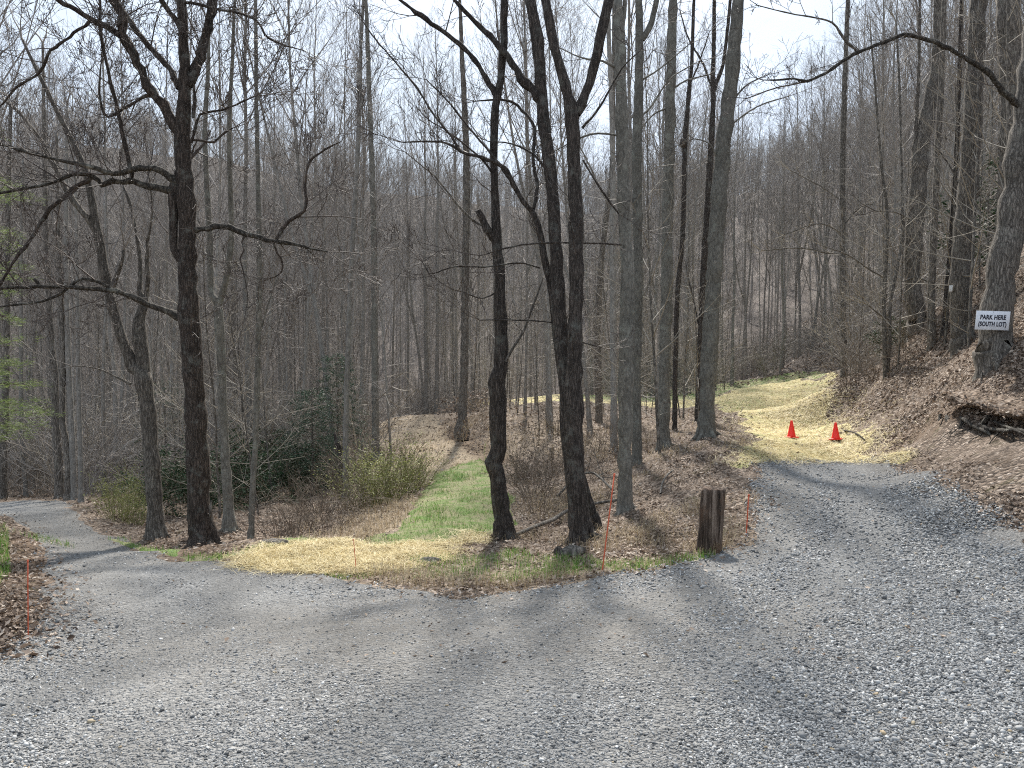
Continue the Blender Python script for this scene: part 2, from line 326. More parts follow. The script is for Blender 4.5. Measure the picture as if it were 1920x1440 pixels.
# ------------------------------------------------------------------ terrain mesh (one sheet to the horizon, finer where it is near)
ang = np.radians(np.concatenate([np.linspace(-180, -50, 40)[:-1], np.arange(-50, 50, .19), np.linspace(50, 180, 40)[:-1]]))
rad = np.concatenate([[.6], np.geomspace(.9, 430, 880)])
AA, RR = np.meshgrid(ang, rad); GX, GY = RR * np.sin(AA), RR * np.cos(AA)
nr, na = GX.shape
sdG = sdf_grid(GRAVEL)
GZ = HN_raw(GX, GY, sstep(-.5, .6, sdG))
idx = np.arange(nr * na).reshape(nr, na)
quads = np.stack([idx[:-1, :], np.roll(idx, -1, 1)[:-1, :], np.roll(idx, -1, 1)[1:, :], idx[1:, :]], -1)
XYZ = np.stack([GX, GY, GZ], -1).reshape(-1, 3)
# torn undercut in the right bank: the lip stands up, the face below it is scooped out
_cut = np.array([ground(*c)[:2] for c in [(1768, 788), (1805, 791), (1855, 797), (1930, 815)]]); _cut = np.vstack([_cut, _cut[-1] + (_cut[-1] - _cut[-2])])
_kk = (GX > 4) & (GX < 14) & (GY > 4) & (GY < 20); _x, _y = GX[_kk], GY[_kk]; _best = np.full(_x.shape, 1e9); _sg = np.zeros(_x.shape)
for _i in range(len(_cut) - 1):
    _a, _b = _cut[_i], _cut[_i + 1]; _e = _b - _a; _t = np.clip(((_x - _a[0]) * _e[0] + (_y - _a[1]) * _e[1]) / (_e @ _e), 0, 1); _dx, _dy = _x - _a[0] - _t * _e[0], _y - _a[1] - _t * _e[1]; _d = np.hypot(_dx, _dy)
    _s = np.sign(_e[0] * _dy - _e[1] * _dx); _u = _d < _best; _best[_u] = _d[_u]; _sg[_u] = _s[_u]
_d = _best * _sg + .12 * fbm(_x * 3, _y * 3, 19, 3)
_tb = np.array([ground(*c)[:2] for c in [(822, 790), (836, 815), (866, 842), (905, 862)]]); _k2 = (GX > -8) & (GX < 6) & (GY > 15) & (GY < 48); _x2, _y2 = GX[_k2], GY[_k2]; _b2 = np.full(_x2.shape, 1e9); _s2 = np.zeros(_x2.shape)
for _i in range(len(_tb) - 1):
    _a, _b = _tb[_i], _tb[_i + 1]; _e = _b - _a; _t = np.clip(((_x2 - _a[0]) * _e[0] + (_y2 - _a[1]) * _e[1]) / (_e @ _e), 0, 1); _dx, _dy = _x2 - _a[0] - _t * _e[0], _y2 - _a[1] - _t * _e[1]; _dd = np.hypot(_dx, _dy)
    _s = np.sign(_e[0] * _dy - _e[1] * _dx); _u = _dd < _b2; _b2[_u] = _dd[_u]; _s2[_u] = _s[_u]
_d2 = _b2 * _s2 + .35 * fbm(_x2, _y2, 14, 3)
GZ[_k2] += .95 * sstep(-.1, .55, _d2) * sstep(5, 1.2, np.abs(_d2)) * sstep(17, 21, _y2)
CUTB = np.full(GX.shape, 0.); CUTB[_k2] = sstep(1.0, .3, np.abs(_d2 - .25)) * sstep(18, 21, _y2)
GZ[_kk] += sstep(2.2, 1.2, _best) * (.09 * fbm(_x * 1.6, _y * 1.6, 29, 1)) + np.where(_d > 0, .14 * np.exp(-_d / .5), -.28 * np.exp(_d / .35)) * sstep(1.6, .6, _best)
cv = np.array([[0, 0, float(GZ[0].mean())]])
fan = np.stack([idx[0], np.full(na, nr * na), np.roll(idx[0], -1)], -1)[:, [0, 1, 2]]
me = mk_mesh('terrain', np.vstack([XYZ, cv]), [quads.reshape(-1, 4)[:, ::-1], fan[:, ::-1]])
_ia = np.arange(na); _ir = np.arange(nr)
def gi(field, x, y):
    """bilinear look-up of a value stored on the ground grid"""
    x = np.atleast_1d(np.asarray(x, float)); y = np.atleast_1d(np.asarray(y, float))
    fa = np.interp(np.arctan2(x, y), ang, _ia); fr = np.interp(np.hypot(x, y), rad, _ir)
    a0 = np.minimum(fa.astype(int), na - 2); r0 = np.minimum(fr.astype(int), nr - 2); fa -= a0; fr -= r0
    return (field[r0, a0] * (1 - fa) + field[r0, a0 + 1] * fa) * (1 - fr) + (field[r0 + 1, a0] * (1 - fa) + field[r0 + 1, a0 + 1] * fa) * fr
def HN(x, y): return gi(GZ, x, y)
_cache = {}
def sdf(p, x, y):
    k = id(p)
    if k not in _cache: _cache[k] = (p, sdf_grid(p))
    return gi(_cache[k][1], x, y)
gzr = np.gradient(GZ, axis=0) / (np.gradient(RR, axis=0) + 1e-9); gza = np.gradient(GZ, axis=1) / (np.gradient(AA, axis=1) * RR + 1e-9)
slope = np.hypot(gzr, gza)
bank = sstep(5.2, 7.5, GX) * sstep(30, 20, GY) * sstep(4, 8, GY) * sstep(-4, -2.2, sdG) * .6
soil = np.clip(sstep(.42, .75, slope) * bank * (.3 + 1.3 * fbm(GX * 1.1, GY * 1.1, 77, 3)), 0, .8)
ditch = sstep(.75, .15, np.abs(sdG + .35)) * (GX < -3) * (GY < 11) * .6
DRYP = poly([(640, 1000), (700, 945), (790, 930), (800, 960), (750, 990), (700, 1015)]); dryz = sdf_grid(DRYP)
dry = np.clip(sstep(-.6, .5, dryz + .8 * fbm(GX, GY, 31)) * .8 + sstep(-.4, .3, sdf_grid(LEAFPATH)) + sstep(0, 1, (GX > -12) & (GX < 3) & (GY > 22) & (GY < 50)) * .25
              + sstep(-.9, .1, sdf_grid(GRASS_D)) * .4, 0, 1)
fattr(me, 'soil', np.append(np.clip(soil + ditch + .8 * CUTB, 0, 1), 0)); fattr(me, 'dry', np.append(dry, 0))
fattr(me, 'far', np.append(sstep(28, 60, RR), 0)); fattr(me, 'near', np.append(sstep(40, 20, RR), 0))
tag(link('forest_floor', me, M['leaf_floor']), kind='structure')
def sheet(name, sd, lift, mat, seed, rag=.35, attrs=None, grow=.25):
    s = sd + ragged(GX, GY, seed, rag)
    keep = ((s > -.35) & (RR < 90))
    q = quads; kq = keep.ravel()[q].any(-1).reshape(-1); fq = q.reshape(-1, 4)[kq]
    used = np.unique(fq); mp = np.full(nr * na, -1); mp[used] = np.arange(len(used))
    off = np.clip(s * grow, -.05, lift)
    co = XYZ[used].copy(); co[:, 2] += off.ravel()[used]
    me = mk_mesh(name, co, [mp[fq][:, ::-1]])
    for k, a in (attrs or {}).items(): fattr(me, k, a.ravel()[used])
    return tag(link(name, me, mat), kind='structure')
RUTS = [np.array([ground(*c)[:2] for c in t]) for t in [[(620, 1440), (1150, 1190), (1470, 985), (1500, 880)], [(1150, 1440), (1500, 1160), (1630, 980), (1600, 880)], [(250, 1440), (300, 1200), (150, 1015), (60, 950)], [(900, 1330), (430, 1110), (235, 1025), (110, 948)], [(0, 1330), (500, 1180), (900, 1190), (1400, 1300), (1900, 1430)]]]
def rut_at(x, y):
    d = np.full(np.shape(x), 1e9)
    for t in RUTS:
        for (ax, ay), (bx, by) in zip(t[:-1], t[1:]):
            ex, ey = bx - ax, by - ay; k = np.clip(((x - ax) * ex + (y - ay) * ey) / (ex * ex + ey * ey), 0, 1); d = np.minimum(d, np.hypot(x - ax - k * ex, y - ay - k * ey))
    return sstep(.42, .1, d + .25 * fbm(x * .9, y * .9, 55, 3))
rut = rut_at(GX, GY)
dirt = np.clip(sstep(2.1, .5, np.hypot((GX + .1) / 1.7, (GY - 5.2) / .9)) * .55 + sstep(.9, .05, sdG) * .5 + .12 * sstep(.0, .35, fbm(GX * .7, GY * .35, 41, 3)), 0, 1)
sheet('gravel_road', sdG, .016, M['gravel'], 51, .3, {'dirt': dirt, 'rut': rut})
sdSA, sdGA = sdf_grid(STRAW_A), sdf_grid(GRASS_A); sdSB = np.minimum(sdf_grid(STRAW_B), -sdf_grid(GRASS_B) - .2)
sheet('grass_path', np.maximum(np.maximum(sdGA, sdf_grid(GRASS_B)), sdf_grid(GRASS_C)), .02, M['grass_cover'], 61, .35)
sheet('straw_path', np.maximum(sdSA, sdSB), .014, M['straw_cover'], 71, .6)
print('terrain', time.time() - T0)
# ------------------------------------------------------------------ small scattered cover (nobody could count it)
rngN = np.random.default_rng(7)
def cand(n, px0, px1, py0, py1, H=None):
    """random ground spots, spread evenly over the view so that near ones are denser"""
    px = rngN.uniform(px0, px1, n); py = rngN.uniform(py0, py1, n)
    u = (px - CX) / F; v = (CY - py) / F; dy = CP + v * SP; X = u / dy; Z = (-SP + v * CP) / dy
    t = np.full(n, 1.2); alive = np.ones(n, bool); 
    for k in np.geomspace(1.2, 75, 260):
        a = alive.nonzero()[0]
        if not len(a): break
        below = CAMZ + Z[a] * k < HN(X[a] * k, np.full(len(a), k)); t[a] = k; alive[a[below]] = False
    ok = ~alive; t = t * rngN.uniform(.984, 1.0, n)
    return (X * t)[ok], t[ok]
def normals(x, y):
    e = .15; z = HN(x, y); nx = (HN(x - e, y) - HN(x + e, y)) / (2 * e); ny = (HN(x, y - e) - HN(x, y + e)) / (2 * e)
    n = np.stack([nx, ny, np.ones_like(nx)], -1); return z, n / np.linalg.norm(n, axis=1, keepdims=True)
def frames(n, yaw):
    a = np.stack([np.cos(yaw), np.sin(yaw), np.zeros_like(yaw)], -1); a -= n * (a * n).sum(1, keepdims=True); a /= np.linalg.norm(a, axis=1, keepdims=True)
    return a, np.cross(n, a)
def leaves(name, x, y, size, mat, lift=.012, tilt=.45, wid=.55, lo=0, hi=1):
    N = len(x); z, n = normals(x, y)
    n = n + rngN.normal(0, tilt, (N, 3)); n /= np.linalg.norm(n, axis=1, keepdims=True)
    a, b = frames(n, rngN.uniform(0, 6.283, N)); L = (size * rngN.uniform(.6, 1.4, N))[:, None]; Wd = L * wid * rngN.uniform(.5, 1.1, N)[:, None]
    c = np.stack([x, y, z + lift + np.abs(rngN.normal(0, .012, N))], -1); curl = rngN.uniform(-.1, .45, N)[:, None] * L
    V = np.stack([c - a * L * .5, c + b * Wd * .5 + n * curl * .5, c + a * L * .5 + n * curl * .3, c - b * Wd * .5 + n * curl * .5], 1).reshape(-1, 3)
    i = np.arange(N)[:, None] * 4; Ft = np.vstack([i + [0, 2, 1], i + [0, 3, 2]])
    me = mk_mesh(name, V, [Ft]); fattr(me, 'tint', np.repeat(rngN.uniform(lo, hi, N), 4)); return tag(link(name, me, mat, smooth=False), kind='stuff')
def blades(name, x, y, h, w, mat, lean=.5, lo=0, hi=1):
    N = len(x); z, _ = normals(x, y); yaw = rngN.uniform(0, 6.283, N); hh = h * rngN.uniform(.4, 1.3, N)
    a = np.stack([np.cos(yaw), np.sin(yaw), np.zeros(N)], -1); b = np.stack([-np.sin(yaw), np.cos(yaw), np.zeros(N)], -1)
    l = (rngN.uniform(.1, 1, N) * lean)[:, None]; c = np.stack([x, y, z], -1); U = np.array([0, 0, 1.]); H_ = hh[:, None]; w = np.asarray(w)
    w = (w * np.ones(N))[:, None]
    m1 = c + b * H_ * l * .35 + U * H_ * .6; tp = c + b * H_ * l + U * H_ * (1 - .35 * l)
    V = np.stack([c - a * w, c + a * w, m1 + a * w * .7, m1 - a * w * .7, tp], 1).reshape(-1, 3); i = np.arange(N)[:, None] * 5
    me = mk_mesh(name, V, [i + [0, 1, 2, 3], i + [3, 2, 4]]); fattr(me, 'tint', np.repeat(rngN.uniform(lo, hi, N), 5)); return tag(link(name, me, mat, smooth=False), kind='stuff')
def stalks(name, x, y, L, w, mat, lift=.018):
    N = len(x); z, n = normals(x, y); n = n + rngN.normal(0, .22, (N, 3)); n /= np.linalg.norm(n, axis=1, keepdims=True)
    a, b = frames(n, rngN.uniform(0, 6.283, N)); L_ = (L * rngN.uniform(.5, 1.4, N))[:, None]; w = (w * np.ones(N))[:, None]
    c = np.stack([x, y, z + lift + rngN.uniform(0, .03, N)], -1)
    V = np.stack([c - a * L_ / 2 - b * w, c + a * L_ / 2 - b * w, c + a * L_ / 2 + b * w, c - a * L_ / 2 + b * w], 1).reshape(-1, 3)
    me = mk_mesh(name, V, [np.arange(N)[:, None] * 4 + [0, 1, 2, 3]]); fattr(me, 'tint', np.repeat(rngN.uniform(0, 1, N), 4)); return tag(link(name, me, mat, smooth=False), kind='stuff')
_t = (1 + 5 ** .5) / 2
ICO = np.array([(-1, _t, 0), (1, _t, 0), (-1, -_t, 0), (1, -_t, 0), (0, -1, _t), (0, 1, _t), (0, -1, -_t), (0, 1, -_t), (_t, 0, -1), (_t, 0, 1), (-_t, 0, -1), (-_t, 0, 1)]) / 1.9
ICOF = np.array([(0, 11, 5), (0, 5, 1), (0, 1, 7), (0, 7, 10), (0, 10, 11), (1, 5, 9), (5, 11, 4), (11, 10, 2), (10, 7, 6), (7, 1, 8), (3, 9, 4), (3, 4, 2), (3, 2, 6), (3, 6, 8), (3, 8, 9), (4, 9, 5), (2, 4, 11), (6, 2, 10), (8, 6, 7), (9, 8, 1)])
def stones(name, x, y, size, mat):
    N = len(x); z = HN(x, y) + .016
    s = size[:, None] * np.stack([rngN.uniform(.8, 1.5, N), rngN.uniform(.6, 1.1, N), rngN.uniform(.35, .8, N)], -1) * .5
    V = ICO[None] * (1 + rngN.uniform(-.38, .3, (N, 12, 1))) * s[:, None, :]
    yaw = rngN.uniform(0, 6.283, N); cs, sn = np.cos(yaw)[:, None], np.sin(yaw)[:, None]
    tl = rngN.normal(0, .35, N)[:, None]; V[:, :, 2] += V[:, :, 0] * tl
    V = np.stack([V[:, :, 0] * cs - V[:, :, 1] * sn, V[:, :, 0] * sn + V[:, :, 1] * cs, V[:, :, 2]], -1) + np.stack([x, y, z + s[:, 2] * rngN.uniform(-.1, .7, N)], -1)[:, None, :]
    me = mk_mesh(name, V.reshape(-1, 3), [(np.arange(N)[:, None, None] * 12 + ICOF[None]).reshape(-1, 3)])
    fattr(me, 'tint', np.repeat(np.clip(rngN.beta(2.0, 1.9, N), 0, 1), 12)); return tag(link(name, me, mat, smooth=False), kind='stuff')
# gravel stones: coarse and loose to the right, finer and packed to the left
x, y = cand(260000, -60, 1980, 858, 1500)
sd = sdf(GRAVEL, x, y) + ragged(x, y, 51, .3); k = sd > -.12
x, y, sd = x[k], y[k], sd[k]
loose = np.clip(sstep(-.3, 2.2, x) + .5 * sstep(.1, .4, fbm(x * .8, y * .8, 91, 3)) + sstep(.6, .1, sd) * .2 * (x > -2) - .35 * sstep(2.2, 1.0, np.hypot((x + .1) / 1.7, (y - 5.2) / .9)), .0, 1)
pr = rngN.uniform(0, 1, len(x)) < (.28 + .72 * loose) * (1 - .65 * rut_at(x, y)) * np.where(sd < .05, .5, 1)
x, y, loose = x[pr], y[pr], loose[pr]
r_ = np.hypot(x, y); size = (.0056 + .0028 * loose) * np.exp(rngN.normal(0, .42, len(x))) * (1 + .13 * np.maximum(r_ - 3, 0)) + .003
stones('loose_gravel', x, y, np.minimum(size, .04), M['stone'])
# leaf litter on the banks and slopes
x, y = cand(260000, -60, 1980, 500, 1250)
inn = np.maximum.reduce([sdf(GRAVEL, x, y) + .12, sdf(STRAW_A, x, y), sdf(STRAW_B, x, y), sdf(GRASS_A, x, y) + .1])
k = (inn < rngN.normal(0, np.where(sdf(STRAW_B, x, y) > -1, .45, .22), len(x))) | (rngN.uniform(0, 1, len(x)) < np.where(sdf(STRAW_B, x, y) > 0, .03, .004)); k &= fbm(x * .8, y * .8, 15, 3) > rngN.uniform(-1.0, .1, len(x))
k &= (sdf(LEAFPATH, x, y) < -.1) | (rngN.uniform(0, 1, len(x)) < .35)
k &= (np.maximum(sdf(GRASS_D, x, y), sdf(GRASS_C, x, y)) + .25 * fbm(x * 2, y * 2, 61, 2) < -.02) | (rngN.uniform(0, 1, len(x)) < .3)
x, y = x[k], y[k]; r_ = np.hypot(x, y)
leaves('leaf_litter', x, y, np.where(sdf(GRAVEL, x, y) > .3, .04, np.where(r_ < 12, .052, .052 + (r_ - 12) * .0035)), M['dead_leaf'])
# grass on the lower path and road edges
def grass_at(x, y):
    d = np.maximum.reduce([sdf(GRASS_A, x, y), sdf(GRASS_B, x, y) - .05, sdf(GRASS_C, x, y), sdf(GRASS_D, x, y) + .05]); return d
x, y = cand(230000, 190, 1560, 695, 1110)
d = grass_at(x, y) + ragged(x, y, 61, .4); cl = fbm(x * 1.7, y * 1.7, 33, 3)
k = (d > 0) & (cl > rngN.uniform(-.6, .15, len(x))) & (sdf(STRAW_A, x, y) < .1); k |= (sdf(STRAW_B, x, y) > .1) & (fbm(x * .35, y * .25, 37, 3) > rngN.uniform(.0, .45, len(x))) & (rngN.uniform(0, 1, len(x)) < .4)
x, y = x[k], y[k]; r_ = np.hypot(x, y)
blades('grass_blades', x, y, .055 + .035 * (fbm(x * 2, y * 2, 8, 2) > .1), .0022 * np.maximum(1, r_ / 8), M['grass_blade'], .9)
x, y = cand(30000, -100, 140, 950, 1240); k = sdf(GRAVEL, x, y) < -.35; k |= (np.hypot(x + 7.3, y - 11) < .9); k &= fbm(x * 1.5, y * 1.5, 44, 3) > rngN.uniform(-.7, .1, len(x))
blades('bank_grass', x[k], y[k], .09, .0028, M['grass_blade'], .9, .1, 1)
# straw
x, y = cand(120000, 380, 920, 995, 1080); k = (sdf(STRAW_A, x, y) + ragged(x, y, 71, .6)) > rngN.normal(0, .16, len(x))
x2, y2 = cand(110000, 880, 1720, 695, 872); k2 = (sdf(STRAW_B, x2, y2) + ragged(x2, y2, 71, .6)) > rngN.normal(.1, .4, len(x2))
x, y = np.append(x[k], x2[k2]), np.append(y[k], y2[k2]); r_ = np.hypot(x, y)
p_ = rngN.uniform(0, 1, len(x)) < np.where(r_ < 13, .45, .6); x, y, r_ = x[p_], y[p_], r_[p_]
stalks('straw', x, y, .18, .0017 * np.maximum(1, r_ / 9), M['straw_stalk'])
# bleached grass on the slopes
x, y = cand(60000, 560, 1420, 750, 1110)
sdall = np.maximum.reduce([sdf(GRAVEL, x, y), sdf(STRAW_A, x, y) + .1, sdf(STRAW_B, x, y), sdf(GRASS_A, x, y)])
dz = sdf(DRYP, x, y)
k = (sdall < 0) & ((fbm(x * .9, y * .9, 18, 3) > rngN.uniform(-.1, .6, len(x))) | (dz > -.2))
x, y = x[k], y[k]; r_ = np.hypot(x, y); blades('dry_grass', x, y, .16, .0022 * np.maximum(1, r_ / 8), M['dry_grass'], 1.6)
print('cover', time.time() - T0)
# ------------------------------------------------------------------ growing branches
def nrm(a):
    l = math.sqrt(a[0] * a[0] + a[1] * a[1] + a[2] * a[2]) + 1e-9; return (a[0] / l, a[1] / l, a[2] / l)
def side(d, R):
    v = (R.gauss(0, 1), R.gauss(0, 1), R.gauss(0, 1)); k = v[0] * d[0] + v[1] * d[1] + v[2] * d[2]
    return nrm((v[0] - k * d[0], v[1] - k * d[1], v[2] - k * d[2]))
def grow(T, p, d, L, r, lvl, R, up=.1, kids=(3, 4, 4), wig=.17, minr=.0035, ang=(.5, 1.05), shrink=(.38, .68), n=5):
    pts, rad = [p], [r]; st = L / (n - 1); dd = d
    for i in range(1, n):
        dd = nrm((dd[0] + R.gauss(0, wig), dd[1] + R.gauss(0, wig), dd[2] + R.gauss(0, wig) + up)); p = (p[0] + dd[0] * st, p[1] + dd[1] * st, p[2] + dd[2] * st)
        pts.append(p); rad.append(max(minr, r * (1 - .72 * i / (n - 1))))
    T.add(pts, rad, 5 if r > .014 else 3)
    if lvl <= 0: return
    k = kids[lvl - 1]
    for j in range(k):
        f = .2 + .8 * (j + R.random()) / k; x = f * (n - 1); i = min(int(x), n - 2); x -= i
        a, b = pts[i], pts[i + 1]; q = tuple(a[m] + (b[m] - a[m]) * x for m in range(3)); tg = nrm(tuple(b[m] - a[m] for m in range(3)))
        s = side(tg, R); t = R.uniform(*ang); c, sn = math.cos(t), math.sin(t)
        grow(T, q, nrm(tuple(tg[m] * c + s[m] * sn for m in range(3))), L * R.uniform(*shrink) * (1.1 - .35 * f), max(minr, (rad[i] * (1 - x) + rad[i + 1] * x) * .62), lvl - 1, R, up, kids, wig, minr, ang, shrink, 5 if lvl > 1 else 4)
def sprout(T, line, R, gap, lvl, L, up=.12, start=.12, minr=.0035, kids=(3, 4, 4), tip=True, wig=.17):
    """side branches along a limb (rows x y z r)"""
    seg = np.linalg.norm(np.diff(line[:, :3], axis=0), axis=1); tot = seg.sum(); acc = np.concatenate([[0], np.cumsum(seg)]); s = tot * start + gap * R.random()
    while s < tot:
        i = min(int(np.searchsorted(acc, s)) - 1, len(line) - 2); i = max(i, 0); f = (s - acc[i]) / (seg[i] + 1e-9); q = line[i] + (line[i + 1] - line[i]) * f
        tg = nrm(tuple(line[i + 1, :3] - line[i, :3])); sd = side(tg, R); t = R.uniform(.6, 1.2); c, sn = math.cos(t), math.sin(t)
        d = nrm(tuple(tg[m] * c + sd[m] * sn + (0.15 if m == 2 else 0) for m in range(3)))
        l = L * R.uniform(.5, 1.2) * (1.15 - .5 * s / tot); grow(T, tuple(q[:3]), d, l, max(minr, min(q[3] * .45, .006 + l * .006)), lvl, R, up, kids, wig, minr); s += gap * R.uniform(.6, 1.5)
    if tip:
        d = nrm(tuple(line[-1, :3] - line[-2, :3]))
        for _ in range(2):
            sd = side(d, R); grow(T, tuple(line[-1, :3]), nrm(tuple(d[m] + .4 * sd[m] for m in range(3))), L * R.uniform(.7, 1.1), max(minr, line[-1, 3] * .8), lvl, R, up, kids, wig, minr)
HEROES = []
def hero(name, label, base, stems, bark_m, limbs=(), twig='twig_oak', seed=1, ext=6, gap=.35, L=.9, lvl=2, group=None, flare=1.3, cat='tree', stub=False, depth=None, ns=14, sprouts=True, limb_mat=None, minr=.0035, drift=.3):
    """a tree traced from the photo: stems and limbs are rows (px, py, width px), set at the tree's own distance"""
    R = random.Random(seed); g = ground(*base)
    if depth: g = np.array([*(P(*base, depth)[:2]), 0]); g[2] = float(HN(g[0], g[1])[0])
    HEROES.append(g[:2]); root = empty(name, g); tag(root, label, cat, group); Y0 = g[1]
    known = []                                                      # (px, py, distance) of what is already there
    def line(rows, start_y, dr):
        out = []; n = len(rows); acc = 0; y = start_y
        for i, q in enumerate(rows):
            if i:
                acc += math.hypot(q[0] - rows[i - 1][0], q[1] - rows[i - 1][1]) / F * Y0; y = start_y + dr * acc
            known.append((q[0], q[1], y)); p = P(q[0], q[1], y); out.append((*p, q[2] / 2 / F * y))
        return out
    crown = Tubes(); trunk = Tubes()
    for si, rows in enumerate(stems):
        grounded = si == 0 or rows[0][1] > base[1] - 25
        sy = Y0 if grounded else min(known, key=lambda k: math.hypot(k[0] - rows[0][0], k[1] - rows[0][1]))[2]
        ln = line(rows, sy, 0 if si == 0 else R.uniform(-.12, .12))
        if grounded:
            b = np.array(ln[0]); u = np.array(ln[1]) - b; u = u / (np.linalg.norm(u[:3]) + 1e-9)
            zb = float(HN(b[0], b[1])[0]); dz = b[2] - zb
            ln = [(b[0] - u[0] * .5, b[1] - u[1] * .5, zb - .45, b[3] * flare * 1.25), (b[0], b[1], zb + .02, b[3] * flare), (b[0] + u[0] * .22, b[1] + u[1] * .22, zb + .22 + max(0, dz * .2), b[3] * (1 + (flare - 1) * .35))] + ln[1:]
        res = catmull(ln, .16 if ns > 8 else .3); r3 = res[:, 3].copy()
        res[:, 3] *= 1 + .06 * np.array([R.gauss(0, 1) for _ in res]); res[:, :2] += np.array([[R.gauss(0, .06), R.gauss(0, .06)] for _ in res]) * r3[:, None]
        trunk.add(res[:, :].tolist() and res[:, :3].tolist(), res[:, 3].tolist(), ns if r3.max() > .05 else 8)
        if rows[-1][1] <= 5 and not stub:
            d = nrm(tuple(res[-1, :3] - res[-3, :3])); l = ext * R.uniform(.8, 1.2); n = 8; p = tuple(res[-1, :3]); pts, rr = [p], [res[-1, 3]]
            for i in range(1, n):
                d = nrm((d[0] + R.gauss(0, .07), d[1] + R.gauss(0, .07), d[2] + .06)); p = tuple(p[m] + d[m] * l / (n - 1) for m in range(3)); pts.append(p); rr.append(res[-1, 3] * (1 - .85 * i / (n - 1)))
            trunk.add(pts, rr, 8); sprout(crown, np.array([(*a, b) for a, b in zip(pts, rr)]), R, .8, 2, 2.0, .1, .15, .006, (3, 3), True)
        if sprouts and not stub: sprout(crown, res, R, gap * 2.6, max(1, lvl - 1), L * .75, .08, .3, minr, tip=rows[-1][1] > 5)
    if not stub and stems[0][0][2] > 14:                                # roots swelling out of the foot
        r0 = stems[0][0][2] / 2 / F * Y0; a0 = R.uniform(0, 6.28); nr_ = 6
        for k in range(nr_):
            a = a0 + k * 6.283 / nr_ + R.gauss(0, .25); dx, dy_ = math.cos(a), math.sin(a); ro = r0 * R.uniform(1.7, 2.6); bx, by = P(stems[0][0][0], stems[0][0][1], Y0)[:2]
            q = [(bx + dx * r0 * f, by + dy_ * r0 * f, float(HN(bx + dx * r0 * f, by + dy_ * r0 * f)[0]) + h) for f, h in ((.45, r0 * 2.4), (.8, r0 * 1.2), (1.15, r0 * .35), (ro / r0, -.03))]
            if abs(q[2][2] - r0 * .35 - g[2]) > r0 * .5: continue
            trunk.add(q, [r0 * .3, r0 * .42, r0 * .36, r0 * .16], 8)
    t = trunk.build('trunk', M[bark_m], root, g)
    for li, rows in enumerate(limbs):
        opt = rows[0] if isinstance(rows[0], dict) else {}; rows = rows[1:] if opt else rows
        sy = min(known, key=lambda k: math.hypot(k[0] - rows[0][0], k[1] - rows[0][1]))[2]
        ln = line(rows, sy, opt.get('drift', R.uniform(-drift, drift)))
        res = catmull(ln, .09); n = len(res); res[:, 3] *= 1 + .1 * np.array([R.gauss(0, 1) for _ in res])
        tp = np.linspace(0, 1, n)[:, None]; res[1:, :3] += np.array([[R.gauss(0, .18) for _ in range(3)] for _ in range(n - 1)]) * res[1:, 3:4] * 1.0
        T = Tubes(); T.add(res[:, :3].tolist(), res[:, 3].tolist(), 9 if res[0, 3] > .03 else 6)
        o = T.build('limb', M[opt.get('mat', limb_mat or bark_m)], root, g)
        if opt.get('label'): o['label'] = opt['label']
        if opt.get('bare'): continue
        sprout(crown, res, R, opt.get('gap', gap), opt.get('lvl', lvl), opt.get('L', L), opt.get('up', .1), .12, minr)
    if crown.g: crown.build('crown', M[twig], root, g)
    return root, Y0
